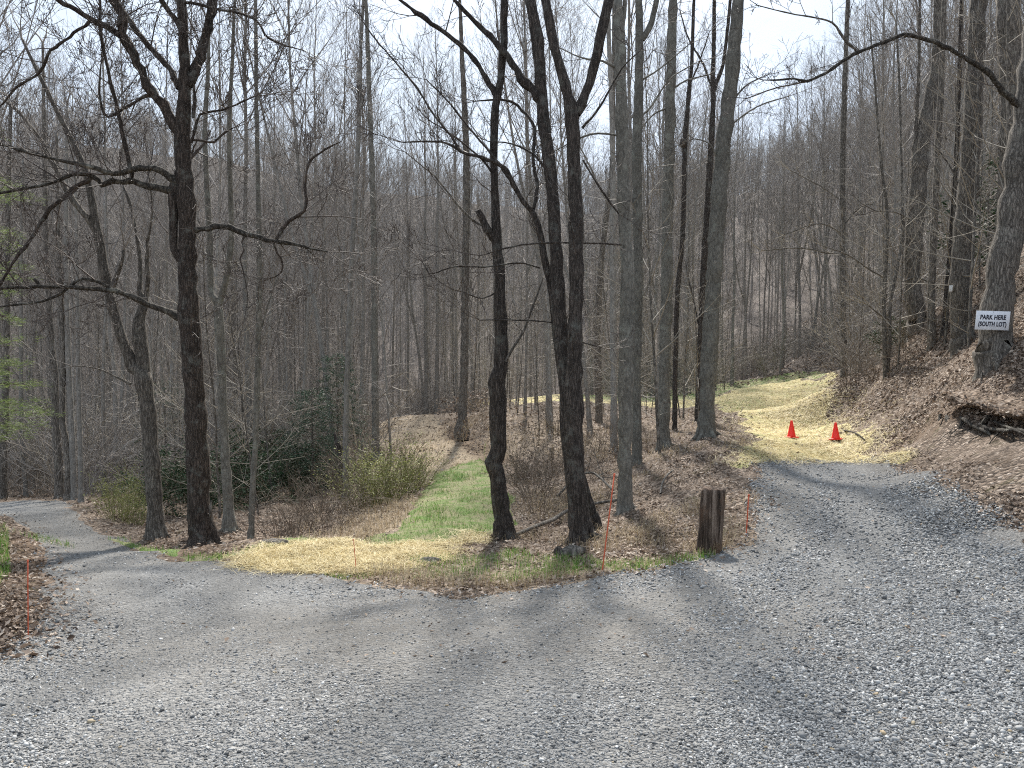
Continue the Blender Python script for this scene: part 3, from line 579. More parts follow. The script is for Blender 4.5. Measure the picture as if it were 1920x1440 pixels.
# ------------------------------------------------------------------ the near trees, traced one by one
oak, _ = hero('oak_tree', 'big dark oak at the gravel road edge with crooked spreading limbs and a scarred base', (380, 1028),
  [[(381, 1026, 46), (376, 985, 44), (372, 920, 42), (367, 800, 38), (362, 700, 38), (355, 600, 37), (352, 500, 34), (350, 400, 31), (344, 300, 30), (342, 250, 28), (345, 200, 25), (346, 150, 21), (345, 100, 18), (343, 50, 17), (340, -8, 17)],
   [(353, 505, 13), (342, 490, 17), (327, 466, 15), (326, 420, 16), (325, 360, 17), (332, 335, 15), (338, 315, 12)]],
  'bark_oak', [
  [{'drift': -.15}, (342, 262, 20), (325, 235, 20), (305, 195, 19), (285, 170, 18), (270, 145, 17), (247, 92, 17), (230, 62, 16), (227, 30, 15), (212, 0, 15), (190, -60, 12), (160, -130, 8)],
  [{'drift': -.3}, (230, 68, 12), (200, 52, 11), (170, 37, 11), (130, 11, 9), (110, 0, 9), (60, -40, 6)],
  [(168, 40, 7), (130, 70, 6), (95, 95, 6), (75, 135, 5), (30, 165, 5), (0, 200, 4), (-40, 240, 3)],
  [{'drift': .25}, (336, 165, 12), (318, 128, 11), (300, 110, 11), (270, 75, 10), (240, 35, 10), (215, 0, 9), (180, -60, 7)],
  [{'drift': .2}, (352, 160, 17), (362, 140, 18), (378, 100, 17), (392, 52, 16), (400, 0, 16), (415, -60, 12), (425, -140, 8)],
  [(338, 50, 9), (325, 30, 9), (310, 14, 9), (297, -10, 8), (280, -60, 5)],
  [(350, 5, 6), (375, 8, 6), (402, 17, 5), (440, 22, 5), (475, 35, 5), (490, 50, 4), (497, 66, 4), (525, 82, 3), (570, 95, 2)],
  [{'mat': 'bark_limb', 'drift': -.35}, (334, 348, 14), (320, 335, 13), (300, 319, 12), (260, 315, 11), (215, 325, 10), (165, 312, 9), (110, 300, 7), (50, 285, 6), (0, 270, 5), (-60, 262, 3)],
  [{'mat': 'bark_limb', 'drift': -.2}, (334, 358, 15), (320, 356, 14), (280, 350, 13), (252, 340, 12), (230, 342, 12), (212, 341, 11), (192, 346, 11), (178, 332, 10), (145, 325, 8), (90, 345, 6), (0, 362, 5), (-50, 372, 3)],
  [(172, 332, 9), (150, 346, 9), (125, 365, 9), (92, 393, 8), (75, 420, 7), (60, 445, 7), (30, 485, 6), (2, 530, 5), (-20, 570, 3)],
  [{'drift': -.1}, (250, 344, 8), (246, 320, 8), (240, 295, 8), (222, 215, 7), (202, 130, 6), (188, 55, 5), (188, 0, 4), (186, -60, 3)],
  [(283, 178, 8), (265, 184, 7), (230, 205, 7), (203, 219, 6), (190, 200, 5), (186, 160, 4), (190, 120, 3)],
  [{'mat': 'bark_limb', 'drift': .15}, (366, 432, 12), (390, 426, 11), (430, 425, 11), (462, 440, 10), (490, 446, 9), (512, 452, 8), (545, 456, 7), (570, 463, 5), (615, 472, 3)],
  [{'drift': .1}, (518, 448, 7), (530, 430, 7), (542, 414, 7), (570, 396, 6), (574, 375, 6), (572, 350, 5), (580, 305, 5), (610, 280, 4), (640, 265, 2)],
  [(460, 440, 3.5), (453, 455, 3), (458, 470, 3), (450, 485, 3), (458, 515, 2.5), (465, 560, 2)],
  [(512, 452, 4), (520, 475, 4), (530, 492, 4), (528, 510, 3), (515, 520, 2)],
  [(358, 268, 7), (366, 240, 6), (375, 215, 5), (420, 205, 4), (480, 180, 2.5)],
  [(360, 262, 5), (380, 264, 5), (402, 266, 5), (420, 250, 4), (437, 240, 3)],
  [(362, 220, 7), (366, 190, 6), (364, 150, 5), (372, 100, 4), (380, 60, 3)],
  [{'mat': 'bark_limb', 'drift': -.35}, (338, 597, 14), (318, 587, 13), (290, 575, 12), (245, 556, 11), (218, 546, 10), (180, 542, 9), (150, 539, 8), (100, 537, 7), (50, 538, 6), (0, 540, 5), (-60, 545, 3)],
  [{'mat': 'bark_limb', 'drift': -.25}, (222, 551, 7), (200, 536, 7), (180, 527, 7), (155, 523, 7), (135, 533, 6), (118, 548, 6), (92, 561, 5), (50, 570, 4), (0, 575, 4), (-50, 580, 3)],
  [{'bare': 1, 'mat': 'bark_limb'}, (80, 538, 6), (70, 530, 7), (64, 522, 7)],
  ], seed=11, ext=4.5, gap=.22, L=1.15, lvl=3, minr=.004)
# scarred patch at the oak's foot
Ts = Tubes(); go = np.array(oak.location)
for a, b, wd in [((370, 968, 9), (369, 1015, 7), 1), ((396, 938, 7), (394, 970, 5), 1)]:
    pa, pb = P(a[0], a[1], go[1] - .155), P(b[0], b[1], go[1] - .165)
    Ts.add([pa.tolist(), ((pa + pb) / 2).tolist(), pb.tolist()], [.008, .028, .012], 8)
sc_ = Ts.build('bark_scar', M['bark_pale'], oak, go)
hero('snapped_tree', 'dark trunk with a swollen knee low down and a snapped-off limb stub halfway up', (946, 1009),
  [[(947, 1007, 34), (941, 960, 32), (936, 920, 31), (930, 885, 33), (925, 868, 32), (935, 840, 28), (935, 780, 29), (931, 718, 30), (938, 690, 27), (940, 640, 24), (937, 600, 23), (937, 520, 20), (931, 450, 18), (929, 380, 15), (926, 300, 14), (926, 250, 14), (930, 200, 15), (938, 150, 14), (945, 80, 14), (945, -8, 13)]],
  'bark_dark', [
  [(928, 178, 11), (905, 135, 10), (880, 100, 9), (840, 65, 9), (790, 30, 8), (750, 0, 7), (700, -50, 4)],
  [{'bare': 1, 'drift': -.1}, (929, 452, 15), (918, 437, 15), (907, 420, 14), (895, 393, 11)],
  [{'mat': 'bark_pale', 'label': 'bleached dead branch', 'gap': .5, 'lvl': 1, 'drift': -.2}, (908, 425, 4), (890, 415, 4), (870, 398, 4), (855, 380, 4), (833, 352, 3.5), (815, 330, 3), (790, 310, 2.5), (760, 285, 2)],
  [(928, 330, 5), (905, 300, 4), (870, 270, 3), (830, 240, 2.5)],
  [(934, 545, 4), (905, 560, 3), (870, 548, 2)],
  [{'bare': 1}, (922, 872, 9), (915, 866, 7), (911, 873, 3)],
  ], seed=12, ext=6, gap=.4, L=.8, lvl=2)
hero('forked_tree', 'dark double-stemmed tree forking high into three leaning trunks beside the tall orange-tipped stake', (1090, 1013),
  [[(1090, 1011, 40), (1083, 950, 38), (1078, 880, 36), (1076, 800, 36), (1075, 720, 34), (1078, 650, 27), (1080, 560, 27), (1080, 450, 27), (1077, 350, 26), (1075, 260, 25), (1073, 210, 27), (1064, 180, 20), (1053, 135, 19), (1040, 90, 18), (1030, 40, 17), (1021, -8, 17)],
   [(1082, 960, 22), (1070, 880, 26), (1063, 800, 27), (1062, 740, 28), (1055, 660, 26), (1048, 580, 27), (1042, 460, 25), (1036, 360, 25), (1028, 290, 24), (1020, 230, 22), (1015, 180, 23), (1011, 100, 23), (1003, 50, 21), (993, -8, 20)],
   [(1080, 212, 20), (1090, 195, 19), (1105, 155, 19), (1120, 100, 18), (1130, 50, 18), (1143, -8, 18)]],
  'bark_dark', [
  [{'drift': .15}, (1015, 190, 18), (1003, 172, 18), (985, 155, 18), (960, 120, 15), (935, 85, 12), (900, 50, 10), (870, 20, 8), (835, -20, 5)],
  [{'bare': 1}, (1075, 200, 5), (1073, 185, 4), (1072, 168, 2)],
  [(1092, 240, 5), (1125, 200, 4), (1165, 130, 3), (1200, 95, 2)],
  [(1093, 300, 4), (1120, 345, 4), (1145, 380, 4), (1160, 400, 3)],
  [(1032, 330, 5), (1000, 290, 4), (960, 270, 3), (915, 265, 2)],
  [{'drift': -.2}, (1165, 459, 3.5), (1130, 457, 4), (1095, 456, 4), (1010, 456, 4), (950, 465, 3.5), (900, 480, 2)],
  [{'drift': -.1}, (1060, 610, 4), (1020, 603, 3), (970, 600, 3), (900, 600, 2)],
  ], seed=13, ext=6, gap=.42, L=.8, lvl=2)
hero('crooked_tree', 'slim crooked dark tree curving up against the forked trunk with a long limb reaching left', (1121, 996),
  [[(1121, 994, 16), (1114, 970, 15), (1108, 948, 15), (1097, 912, 14), (1083, 860, 14), (1076, 806, 14), (1062, 753, 15), (1055, 718, 15), (1046, 650, 15), (1035, 550, 14), (1020, 480, 13), (1009, 420, 11), (997, 393, 10)]],
  'bark_dark', [
  [{'drift': -.1}, (997, 395, 10), (983, 378, 9), (970, 360, 9), (955, 330, 8), (945, 315, 8), (930, 305, 7), (915, 300, 7), (890, 292, 6), (865, 285, 6), (850, 275, 5), (838, 268, 4), (810, 265, 4), (755, 267, 2.5)],
  [(1000, 392, 8), (1007, 350, 7), (1003, 325, 6), (1000, 300, 6), (1002, 240, 6), (992, 222, 5), (980, 208, 5), (960, 190, 5), (925, 187, 4), (890, 190, 2)],
  [{'drift': .2}, (865, 286, 5), (845, 255, 5), (825, 230, 4), (805, 203, 4), (785, 170, 4), (740, 115, 3), (705, 75, 3), (680, 40, 2)],
  [{'drift': .1}, (1010, 430, 5), (985, 380, 5), (930, 300, 5), (880, 240, 4), (840, 190, 3), (800, 150, 2)],
  [(1012, 502, 4), (990, 496, 4), (970, 492, 4), (920, 500, 3), (850, 500, 3), (820, 510, 3), (805, 512, 3), (795, 495, 2)],
  [{'drift': .2}, (1047, 660, 4), (1075, 640, 3), (1120, 650, 2)],
  ], seed=14, gap=.3, L=.75, lvl=2, ns=10, sprouts=False)
hero('poplar_tree', 'straight grey trunk, wider of the pair just right of the dark forked tree', (1170, 962),
  [[(1171, 960, 27), (1172, 900, 26), (1172, 820, 27), (1173, 720, 29), (1176, 620, 29), (1177, 540, 27), (1172, 430, 25), (1167, 300, 24), (1164, 150, 22), (1161, 50, 20), (1158, -8, 16)],
   [(1162, 60, 10), (1168, 40, 9), (1171, 20, 8), (1172, -8, 8)]],
  'bark_grey', [[(1163, 130, 5), (1130, 115, 4), (1090, 108, 3), (1050, 90, 2)], [(1165, 255, 4), (1120, 250, 4), (1080, 262, 3), (1030, 290, 2)]], seed=15, gap=.5, L=.8, twig='twig_oak', ext=8)
hero('poplar_tree', 'straight grey trunk forking near the top, narrower of the pair right of the forked tree', (1194, 873),
  [[(1194, 872, 18), (1194, 800, 17), (1194, 700, 16), (1196, 600, 17), (1196, 450, 18), (1194, 300, 18), (1198, 150, 17), (1199, 80, 15), (1197, -8, 13)], [(1204, 75, 11), (1212, 62, 11), (1222, 40, 10), (1232, -8, 10)]],
  'bark_grey', [[(1201, 220, 4), (1220, 200, 4), (1255, 150, 3), (1300, 120, 2)], [(1203, 150, 4), (1235, 130, 3), (1290, 85, 2)]], seed=16, gap=.5, ext=8)
hero('poplar_tree', 'slim grey trunk just left of the grey pair, standing farther back on the knoll', (1151, 845),
  [[(1151, 843, 13), (1151, 720, 13), (1150, 560, 13), (1150, 400, 12), (1149, 300, 10), (1146, 180, 9), (1142, 80, 8), (1140, -8, 7)]], 'bark_forest', [[(1151, 400, 4), (1128, 360, 4), (1105, 310, 3), (1080, 260, 2)]], seed=17, gap=.5, ext=8, ns=10, twig='twig_forest')
t5, y5 = hero('poplar_tree', 'straight grey-brown trunk between the grey pair and the thick leaning trunk', (1244, 843),
  [[(1244, 841, 24), (1245, 780, 23), (1246, 700, 22), (1249, 600, 22), (1251, 450, 21), (1254, 300, 21), (1259, 100, 18), (1262, -8, 16)]], 'bark_grey', [[(1262, 165, 4), (1290, 150, 3), (1330, 140, 2)], [(1255, 200, 4), (1225, 215, 3), (1203, 240, 2)]], seed=18, gap=.6, ext=8)
hero('slim_tree', 'thin dark trunk with a lumpy nest high up, right behind the grey-brown trunk', (1265, 806),
  [[(1265, 805, 9), (1266, 700, 9), (1270, 560, 9), (1280, 440, 9), (1283, 330, 9), (1285, 250, 9), (1292, 170, 8), (1297, 115, 7), (1300, 25, 6), (1302, -8, 6)]], 'bark_dark', [[(1293, 160, 3), (1310, 120, 3), (1330, 60, 2)]], seed=19, ext=7, ns=10, gap=.5, twig='twig_forest')
hero('poplar_tree', 'thick grey trunk leaning right at the bank edge beside the straw path', (1324, 823),
  [[(1324, 821, 30), (1325, 780, 29), (1327, 720, 30), (1331, 650, 31), (1336, 560, 29), (1341, 490, 28), (1347, 400, 29), (1354, 300, 29), (1362, 220, 27), (1371, 150, 26), (1378, 70, 24), (1385, -8, 22)]],
  'bark_grey', [[(1352, 310, 4), (1330, 270, 3), (1300, 260, 2)], [(1365, 200, 4), (1400, 160, 3), (1440, 140, 2)], [(1362, 240, 3), (1420, 200, 3), (1480, 180, 2)]], seed=20, gap=.6, ext=9)
hero('slim_tree', 'thin dark trunk hugging the left side of the thick leaning grey trunk', (1308, 790),
  [[(1308, 788, 11), (1309, 740, 11), (1311, 700, 11), (1315, 600, 11), (1320, 500, 12), (1329, 350, 12), (1337, 200, 10), (1337, 150, 9), (1339, 60, 7), (1339, -8, 7)], [(1337, 175, 8), (1345, 150, 7), (1355, 125, 7), (1362, 75, 6), (1370, -8, 6)]],
  'bark_dark', [[(1336, 170, 4), (1318, 120, 4), (1290, 70, 3), (1275, 20, 2)], [(1312, 620, 3), (1300, 560, 3), (1290, 520, 2)]], seed=21, ext=7, ns=10, gap=.5)
hero('leaning_tree', 'thick grey-brown tree with a bent, S-shaped trunk up on the right bank', (1724, 616),
  [[(1725, 614, 36), (1721, 600, 34), (1712, 550, 31), (1711, 500, 30), (1714, 450, 31), (1719, 390, 30), (1723, 330, 29), (1726, 280, 28), (1733, 240, 28), (1742, 200, 25), (1753, 150, 23), (1759, 100, 20), (1760, 50, 19), (1759, -8, 17)]],
  'bark_brown', [[(1722, 310, 7), (1716, 270, 7), (1719, 215, 6), (1723, 120, 5), (1725, -10, 5)], [(1715, 420, 3), (1685, 400, 3), (1640, 395, 2)]], seed=22, gap=.8, ext=7)
hero('maple_tree', 'straight thick grey trunk with a small white tag, left of the sign tree', (1806, 646),
  [[(1807, 644, 38), (1803, 620, 35), (1800, 590, 34), (1801, 500, 35), (1807, 440, 36), (1812, 400, 36), (1819, 300, 34), (1825, 200, 32), (1830, 100, 29), (1835, -8, 30)]], 'bark_brown', [[(1812, 400, 4), (1790, 330, 3), (1760, 280, 2)]], seed=23, gap=.9, ext=7)
sg, ys = hero('sign_tree', 'thickest trunk at the right edge, carrying the parking sign, with an arching limb', (1866, 680),
  [[(1866, 678, 54), (1866, 660, 53), (1867, 610, 54), (1872, 560, 53), (1880, 500, 51), (1890, 450, 50), (1899, 400, 50), (1910, 330, 50), (1922, 250, 49), (1932, 170, 47), (1940, 90, 44), (1948, 0, 40), (1952, -60, 36)]],
  'bark_brown', [
  [{'drift': -.12, 'gap': .22, 'mat': 'bark_limb'}, (1920, 212, 15), (1907, 195, 13), (1895, 183, 12), (1880, 170, 11), (1850, 135, 10), (1810, 108, 9), (1770, 85, 8.5), (1730, 72, 8), (1695, 65, 7.5), (1660, 78, 7), (1620, 93, 6.5), (1590, 108, 7), (1550, 135, 6), (1515, 152, 5), (1490, 148, 4), (1445, 150, 3)],
  [{'gap': .22}, (1607, 96, 5), (1595, 85, 5), (1580, 70, 5), (1560, 42, 4), (1520, 32, 3.5), (1480, 25, 3), (1420, 10, 2)],
  [{'gap': .22}, (1515, 152, 4), (1480, 160, 3), (1445, 168, 3), (1400, 185, 2)]], seed=24, gap=.3, L=.6, ext=6)
hero('maple_tree', 'grey trunk rising behind the sign tree at the top right corner', (1876, 590),
  [[(1880, 588, 36), (1882, 500, 34), (1886, 400, 32), (1892, 300, 32), (1896, 200, 34), (1894, 100, 37), (1889, -8, 40)]], 'bark_brown', [], seed=25, gap=1, ext=7, depth=16.2)
hero('slim_tree', 'slim pale grey tree at the inner corner of the straw path bend', (1583, 706),
  [[(1583, 704, 11), (1581, 600, 11), (1580, 450, 10), (1580, 300, 10), (1584, 150, 9), (1588, 50, 8), (1590, -8, 7)]], 'bark_pale',
  [[(1582, 440, 3), (1560, 427, 2.5), (1530, 420, 2.5), (1470, 440, 2)], [(1582, 475, 3), (1555, 475, 2.5), (1500, 465, 2.5), (1430, 470, 1.8)], [(1583, 380, 3), (1540, 350, 2.5), (1480, 318, 2)], [(1583, 420, 3), (1620, 385, 2.5), (1670, 390, 2)]], seed=26, gap=.35, L=.9, twig='twig_pale', ns=10, ext=6)
hero('sapling_pair', 'pale forked young tree with a bleached kink, between the path corner and the S-shaped trunk', (1661, 706),
  [[(1660, 704, 8), (1658, 620, 8), (1657, 560, 7), (1662, 480, 7), (1664, 400, 6), (1656, 340, 6), (1650, 280, 5), (1640, 150, 4), (1632, 60, 3)], [(1664, 704, 7), (1668, 640, 7), (1669, 570, 6), (1675, 540, 6), (1688, 470, 6), (1692, 400, 5), (1690, 300, 4), (1686, 150, 4), (1680, 40, 3)]], 'bark_pale',
  [[(1657, 520, 3), (1630, 505, 3), (1590, 478, 2.5), (1540, 460, 2)], [(1669, 600, 3), (1650, 590, 3), (1625, 570, 2.5)], [(1690, 420, 3), (1715, 410, 2.5), (1745, 408, 2)], [(1688, 530, 3), (1720, 520, 2.5), (1760, 540, 2)]], seed=27, gap=.35, L=.8, twig='twig_pale', ns=8, cat='tree')
hero('slim_tree', 'slim grey trunk between the S-shaped trunk and the white-tagged trunk', (1748, 632),
  [[(1748, 630, 14), (1746, 560, 13), (1749, 480, 12), (1753, 400, 12), (1758, 300, 11), (1765, 150, 10), (1771, -8, 8)]], 'bark_brown', [], seed=28, gap=.8, ns=10, depth=19)
hero('slim_tree', 'slim dark trunk hard against the left of the white-tagged trunk', (1768, 628),
  [[(1768, 626, 9), (1774, 560, 9), (1781, 480, 9), (1786, 400, 8), (1794, 280, 8), (1800, 100, 7), (1803, -8, 6)]], 'bark_dark', [], seed=29, gap=.8, ns=10, depth=18.8)
hero('split_tree', 'dark tree behind the oak, splitting low into a leaning stem and a stubby stem', (293, 1006),
  [[(294, 1003, 30), (291, 950, 28), (287, 887, 27), (279, 794, 27), (273, 740, 30), (265, 700, 30), (250, 690, 22), (240, 665, 20), (225, 625, 19), (208, 560, 18), (198, 520, 18), (188, 460, 16), (178, 410, 15), (170, 365, 13), (160, 320, 12), (145, 285, 11), (120, 235, 9), (92, 178, 8), (66, 125, 6), (40, 70, 4)],
   [(268, 705, 24), (266, 660, 24), (261, 612, 22), (264, 590, 18), (272, 560, 14), (262, 548, 10), (262, 480, 7), (246, 390, 6), (232, 350, 5)]],
  'bark_brown', [[(210, 545, 12), (215, 530, 10), (228, 495, 6), (232, 470, 5)], [(183, 440, 12), (168, 415, 11), (140, 378, 10), (120, 345, 9), (95, 300, 8), (75, 260, 6), (40, 215, 5), (10, 190, 4)], [(273, 560, 9), (278, 520, 8), (275, 470, 6), (285, 400, 4), (280, 330, 3)], [(245, 720, 5), (215, 705, 4), (180, 690, 3), (135, 686, 2)]], seed=30, gap=.5, L=.9, twig='twig_forest')
hero('forked_poplar', 'slender grey tree right of the oak, forking into two at mid height', (431, 993),
  [[(431, 991, 22), (428, 950, 18), (424, 887, 17), (419, 780, 16), (416, 700, 16), (411, 610, 17), (408, 570, 16), (399, 556, 12), (395, 540, 11), (393, 450, 11), (388, 350, 10), (384, 250, 9), (390, 130, 7), (392, -8, 6)], [(411, 572, 12), (418, 545, 11), (428, 505, 11), (434, 430, 10), (431, 330, 9), (430, 225, 8), (436, 100, 6), (440, -8, 5)]],
  'bark_grey', [], seed=31, gap=.45, L=.9, twig='twig_forest', ext=5)
hero('slim_tree', 'straight slim pale trunk two steps right of the forked grey tree by the oak', (471, 1007),
  [[(471, 1005, 11), (473, 930, 11), (478, 850, 11), (481, 760, 11), (484, 650, 11), (486, 500, 10), (484, 350, 9), (481, 200, 8), (479, -8, 6)]], 'bark_grey', [[(484, 640, 3), (500, 580, 3), (520, 520, 2)]], seed=32, gap=.5, ns=10, twig='twig_forest', ext=5)
hero('dead_snag', 'short black broken snag beside a slim trunk in the hollow', (637, 930),
  [[(638, 928, 9), (640, 890, 10), (639, 853, 11), (634, 838, 11), (629, 820, 6), (627, 812, 3)]], 'bark_dark', [[{'bare': 1}, (640, 848, 6), (644, 838, 5), (646, 826, 2)]], seed=33, stub=True, ns=10, cat='dead tree')
hero('slim_tree', 'slim mottled trunk touching the short black snag in the hollow', (649, 935),
  [[(649, 933, 12), (648, 850, 11), (649, 780, 10), (651, 700, 10), (656, 560, 9), (664, 400, 9), (672, 250, 8), (676, 100, 7), (682, -8, 5)]], 'bark_forest', [], seed=34, gap=.5, ns=10, twig='twig_forest', ext=6)
hero('slim_tree', 'straight mottled trunk at the left rim of the leafy lower path', (705, 853),
  [[(705, 852, 15), (704, 780, 14), (703, 700, 13), (702, 560, 12), (700, 400, 11), (695, 250, 9), (690, 100, 8), (686, -8, 6)]], 'bark_grey', [], seed=35, gap=.5, ns=10, twig='twig_forest', ext=6, depth=27)
hero('slim_tree', 'straight grey trunk on the rooty bank at the bend of the leafy lower path', (866, 822),
  [[(866, 820, 19), (868, 760, 16), (870, 700, 15), (872, 600, 14), (873, 480, 13), (875, 350, 13), (872, 220, 11), (866, 100, 8), (862, -8, 6)]], 'bark_brown', [], seed=36, gap=.5, ns=12, twig='twig_forest', ext=6, depth=29)
hero('slim_tree', 'slim dark trunk on the knoll between the forked tree and the grey pair', (1124, 770),
  [[(1124, 768, 13), (1121, 700, 13), (1121, 600, 12), (1127, 500, 11), (1135, 420, 10), (1146, 330, 8), (1150, 200, 7), (1150, 60, 5), (1150, -8, 4)]], 'bark_brown', [], seed=37, gap=.6, ns=10, twig='twig_forest', depth=33)
for k, (b, rows, lab, bm) in enumerate([
  ((112, 935), [(112, 933, 15), (109, 870, 14), (104, 790, 14), (102, 700, 13), (96, 650, 12), (93, 590, 11), (90, 520, 10), (86, 450, 9), (84, 330, 8), (82, 200, 6), (80, 80, 4)], 'thickest upright trunk of the row along the far edge of the curving gravel road', 'bark_brown'),
  ((127, 937), [(127, 935, 12), (129, 870, 12), (124, 830, 11), (117, 793, 11), (117, 740, 10), (118, 690, 10), (116, 600, 9), (112, 500, 8), (108, 400, 6), (106, 250, 5)], 'bowed trunk just right of the thickest one in the road-edge row', 'bark_brown'),
  ((139, 937), [(139, 935, 11), (137, 868, 11), (133, 780, 10), (129, 700, 10), (126, 600, 9), (124, 480, 8), (124, 350, 7), (126, 200, 5)], 'straight third trunk of the road-edge row, right of the bowed one', 'bark_forest'),
  ((152, 941), [(152, 939, 9), (151, 868, 9), (149, 780, 8), (147, 700, 8), (146, 600, 7), (144, 450, 6), (140, 300, 5)], 'slim last trunk at the right end of the road-edge row', 'bark_forest'),
  ((5, 937), [(5, 935, 14), (6, 850, 13), (10, 760, 12), (12, 650, 11), (14, 500, 10), (16, 350, 8), (20, 200, 6)], 'trunk at the very left edge of the picture beyond the gravel road', 'bark_brown'),
  ((49, 932), [(49, 930, 8), (44, 850, 8), (40, 780, 7), (40, 650, 7), (40, 480, 6), (44, 300, 5)], 'thin trunk between the left edge one and the road-edge row', 'bark_forest'),
  ((217, 930), [(217, 928, 8), (218, 850, 8), (217, 780, 8), (214, 690, 7), (206, 620, 6), (200, 500, 5), (196, 380, 4)], 'thin upright trunk behind the olive broom bush', 'bark_forest')]):
    hero('roadside_tree', lab, b, [rows], bm, [], seed=40 + k, gap=.55, ns=10, twig='twig_forest', ext=5, L=1.0, group='trees along the far edge of the gravel road')
hero('leaning_tree', 'dark trunk leaning steeply left behind the road-edge row', (200, 922), [[(200, 920, 10), (190, 900, 10), (176, 874, 10), (166, 852, 9), (157, 831, 9), (130, 800, 8), (100, 782, 8), (60, 740, 6), (30, 700, 4)]], 'bark_brown', [], seed=50, ns=10, gap=.5, twig='twig_forest', stub=False)
print('heroes', time.time() - T0)
# ------------------------------------------------------------------ wood behind: kinds of bare tree, each mesh shared by its copies
def forest_mesh(seed, H, r0, cs, nb, lvl=2, kids=(3, 5), minr=.0055, lean=.02, Lf=.2, low=6, spread=(.45, .85), fork=False, nseg=9):
    R = random.Random(seed); T, C = Tubes(), Tubes(); n = 14; p = (0, 0, -.5); d = (R.gauss(0, lean), R.gauss(0, lean), 1); pts, rr = [], []
    for i in range(n):
        pts.append(p); t = i / (n - 1); rr.append((r0 * (1 - .93 * t ** .78) + .007) * (1.5 if i == 0 else 1)); st = (H + .5) / (n - 1)
        d = nrm((d[0] * .85 + R.gauss(0, .022), d[1] * .85 + R.gauss(0, .022), 1)); p = tuple(p[m] + d[m] * st for m in range(3))
    A = catmull([(*a, b) for a, b in zip(pts, rr)], .7); T.add(A[:, :3].tolist(), A[:, 3].tolist(), nseg)
    def at(h):
        x = np.clip(h, 0, 1) * (len(A) - 1); i = min(int(x), len(A) - 2); return A[i] + (A[i + 1] - A[i]) * (x - i)
    a0 = R.uniform(0, 6.28)
    for k in range(nb):
        h = cs + (1 - cs) * ((k + R.random()) / nb) ** .9 * .97; q = at(h); az = a0 + k * 2.4 + R.gauss(0, .4); th = R.uniform(*spread) * (1.1 - .4 * h)
        L = H * Lf * (1.2 - .9 * ((h - cs) / (1 - cs + 1e-6))) * R.uniform(.6, 1.2)
        grow(C, tuple(q[:3]), (math.cos(az) * math.sin(th), math.sin(az) * math.sin(th), math.cos(th)), L, max(minr, q[3] * .5), lvl, R, .07, kids, .1, minr, (.35, .8))
    for k in range(low):
        h = R.uniform(.1, cs); q = at(h); az = R.uniform(0, 6.28); th = R.uniform(.9, 1.6)
        grow(C, tuple(q[:3]), (math.cos(az) * math.sin(th), math.sin(az) * math.sin(th), math.cos(th)), R.uniform(.5, 1.6), .008, 1, R, .04, (3,), .15, .004, (.4, .9))
    if fork:
        h = R.uniform(.25, .45); q = at(h); az = R.uniform(0, 6.28); m = 8; p = tuple(q[:3]); d = (math.cos(az) * .45, math.sin(az) * .45, 1); pl = []
        for i in range(m):
            pl.append((*p, q[3] * .75 * (1 - .85 * i / (m - 1)) + .005)); d = nrm((d[0] * .8 + R.gauss(0, .03), d[1] * .8 + R.gauss(0, .03), 1)); p = tuple(p[j] + d[j] * H * (1 - h) / m for j in range(3))
        B = catmull(pl, .7); T.add(B[:, :3].tolist(), B[:, 3].tolist(), nseg); sprout(C, B, R, .55, 2, H * Lf * .55, .1, .25, minr, (3, 4), True, .1)
    return T, C
KINDS = []
for k, (H, r0, cs, nb, lean, fork, kind) in enumerate([
  (21, .12, .5, 26, .02, False, 0), (20, .105, .45, 28, .03, True, 0), (22, .135, .52, 24, .015, False, 0), (18, .095, .42, 28, .03, False, 0), (21, .115, .48, 26, .03, True, 0),
  (16, .06, .42, 22, .03, False, 1), (14, .05, .38, 22, .045, False, 1), (17, .07, .45, 22, .025, False, 1), (12, .042, .35, 20, .05, False, 1), (15, .055, .4, 22, .06, True, 1)]):
    T, C = forest_mesh(300 + k, H, r0, cs, nb, 2, (4, 6), .004, lean, .2, 18, fork=fork)
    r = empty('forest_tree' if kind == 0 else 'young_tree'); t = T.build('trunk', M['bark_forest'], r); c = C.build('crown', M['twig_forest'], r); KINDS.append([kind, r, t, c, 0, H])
rP = random.Random(5)
def place(kd, x, y, s, label, group, z=None, rz=None):
    kd[4] += 1
    if kd[4] == 1: r = kd[1]; ch = []
    else:
        r = kd[1].copy(); COL.objects.link(r)
        for c in kd[2:4]:
            if c: d = c.copy(); COL.objects.link(d); d.parent = r
    r.location = (x, y, float(HN(x, y)[0]) - .05 if z is None else z); r.rotation_euler = (rP.gauss(0, .012), rP.gauss(0, .012), rP.uniform(0, 6.28) if rz is None else rz); r.scale = (s, s, s * rP.uniform(.92, 1.08))
    r['label'] = label; r['category'] = 'tree'; r['group'] = group; return r
def open_at(x, y, m=1.0):
    return max(float(sdf(GRAVEL, x, y)[0]) + .2, float(sdf(STRAW_A, x, y)[0]), float(sdf(STRAW_B, x, y)[0]), float(sdf(GRASS_A, x, y)[0]), float(sdf(LEAFPATH, x, y)[0])) > -m
pts = [tuple(h) for h in HEROES]; spots = []; tries = 0
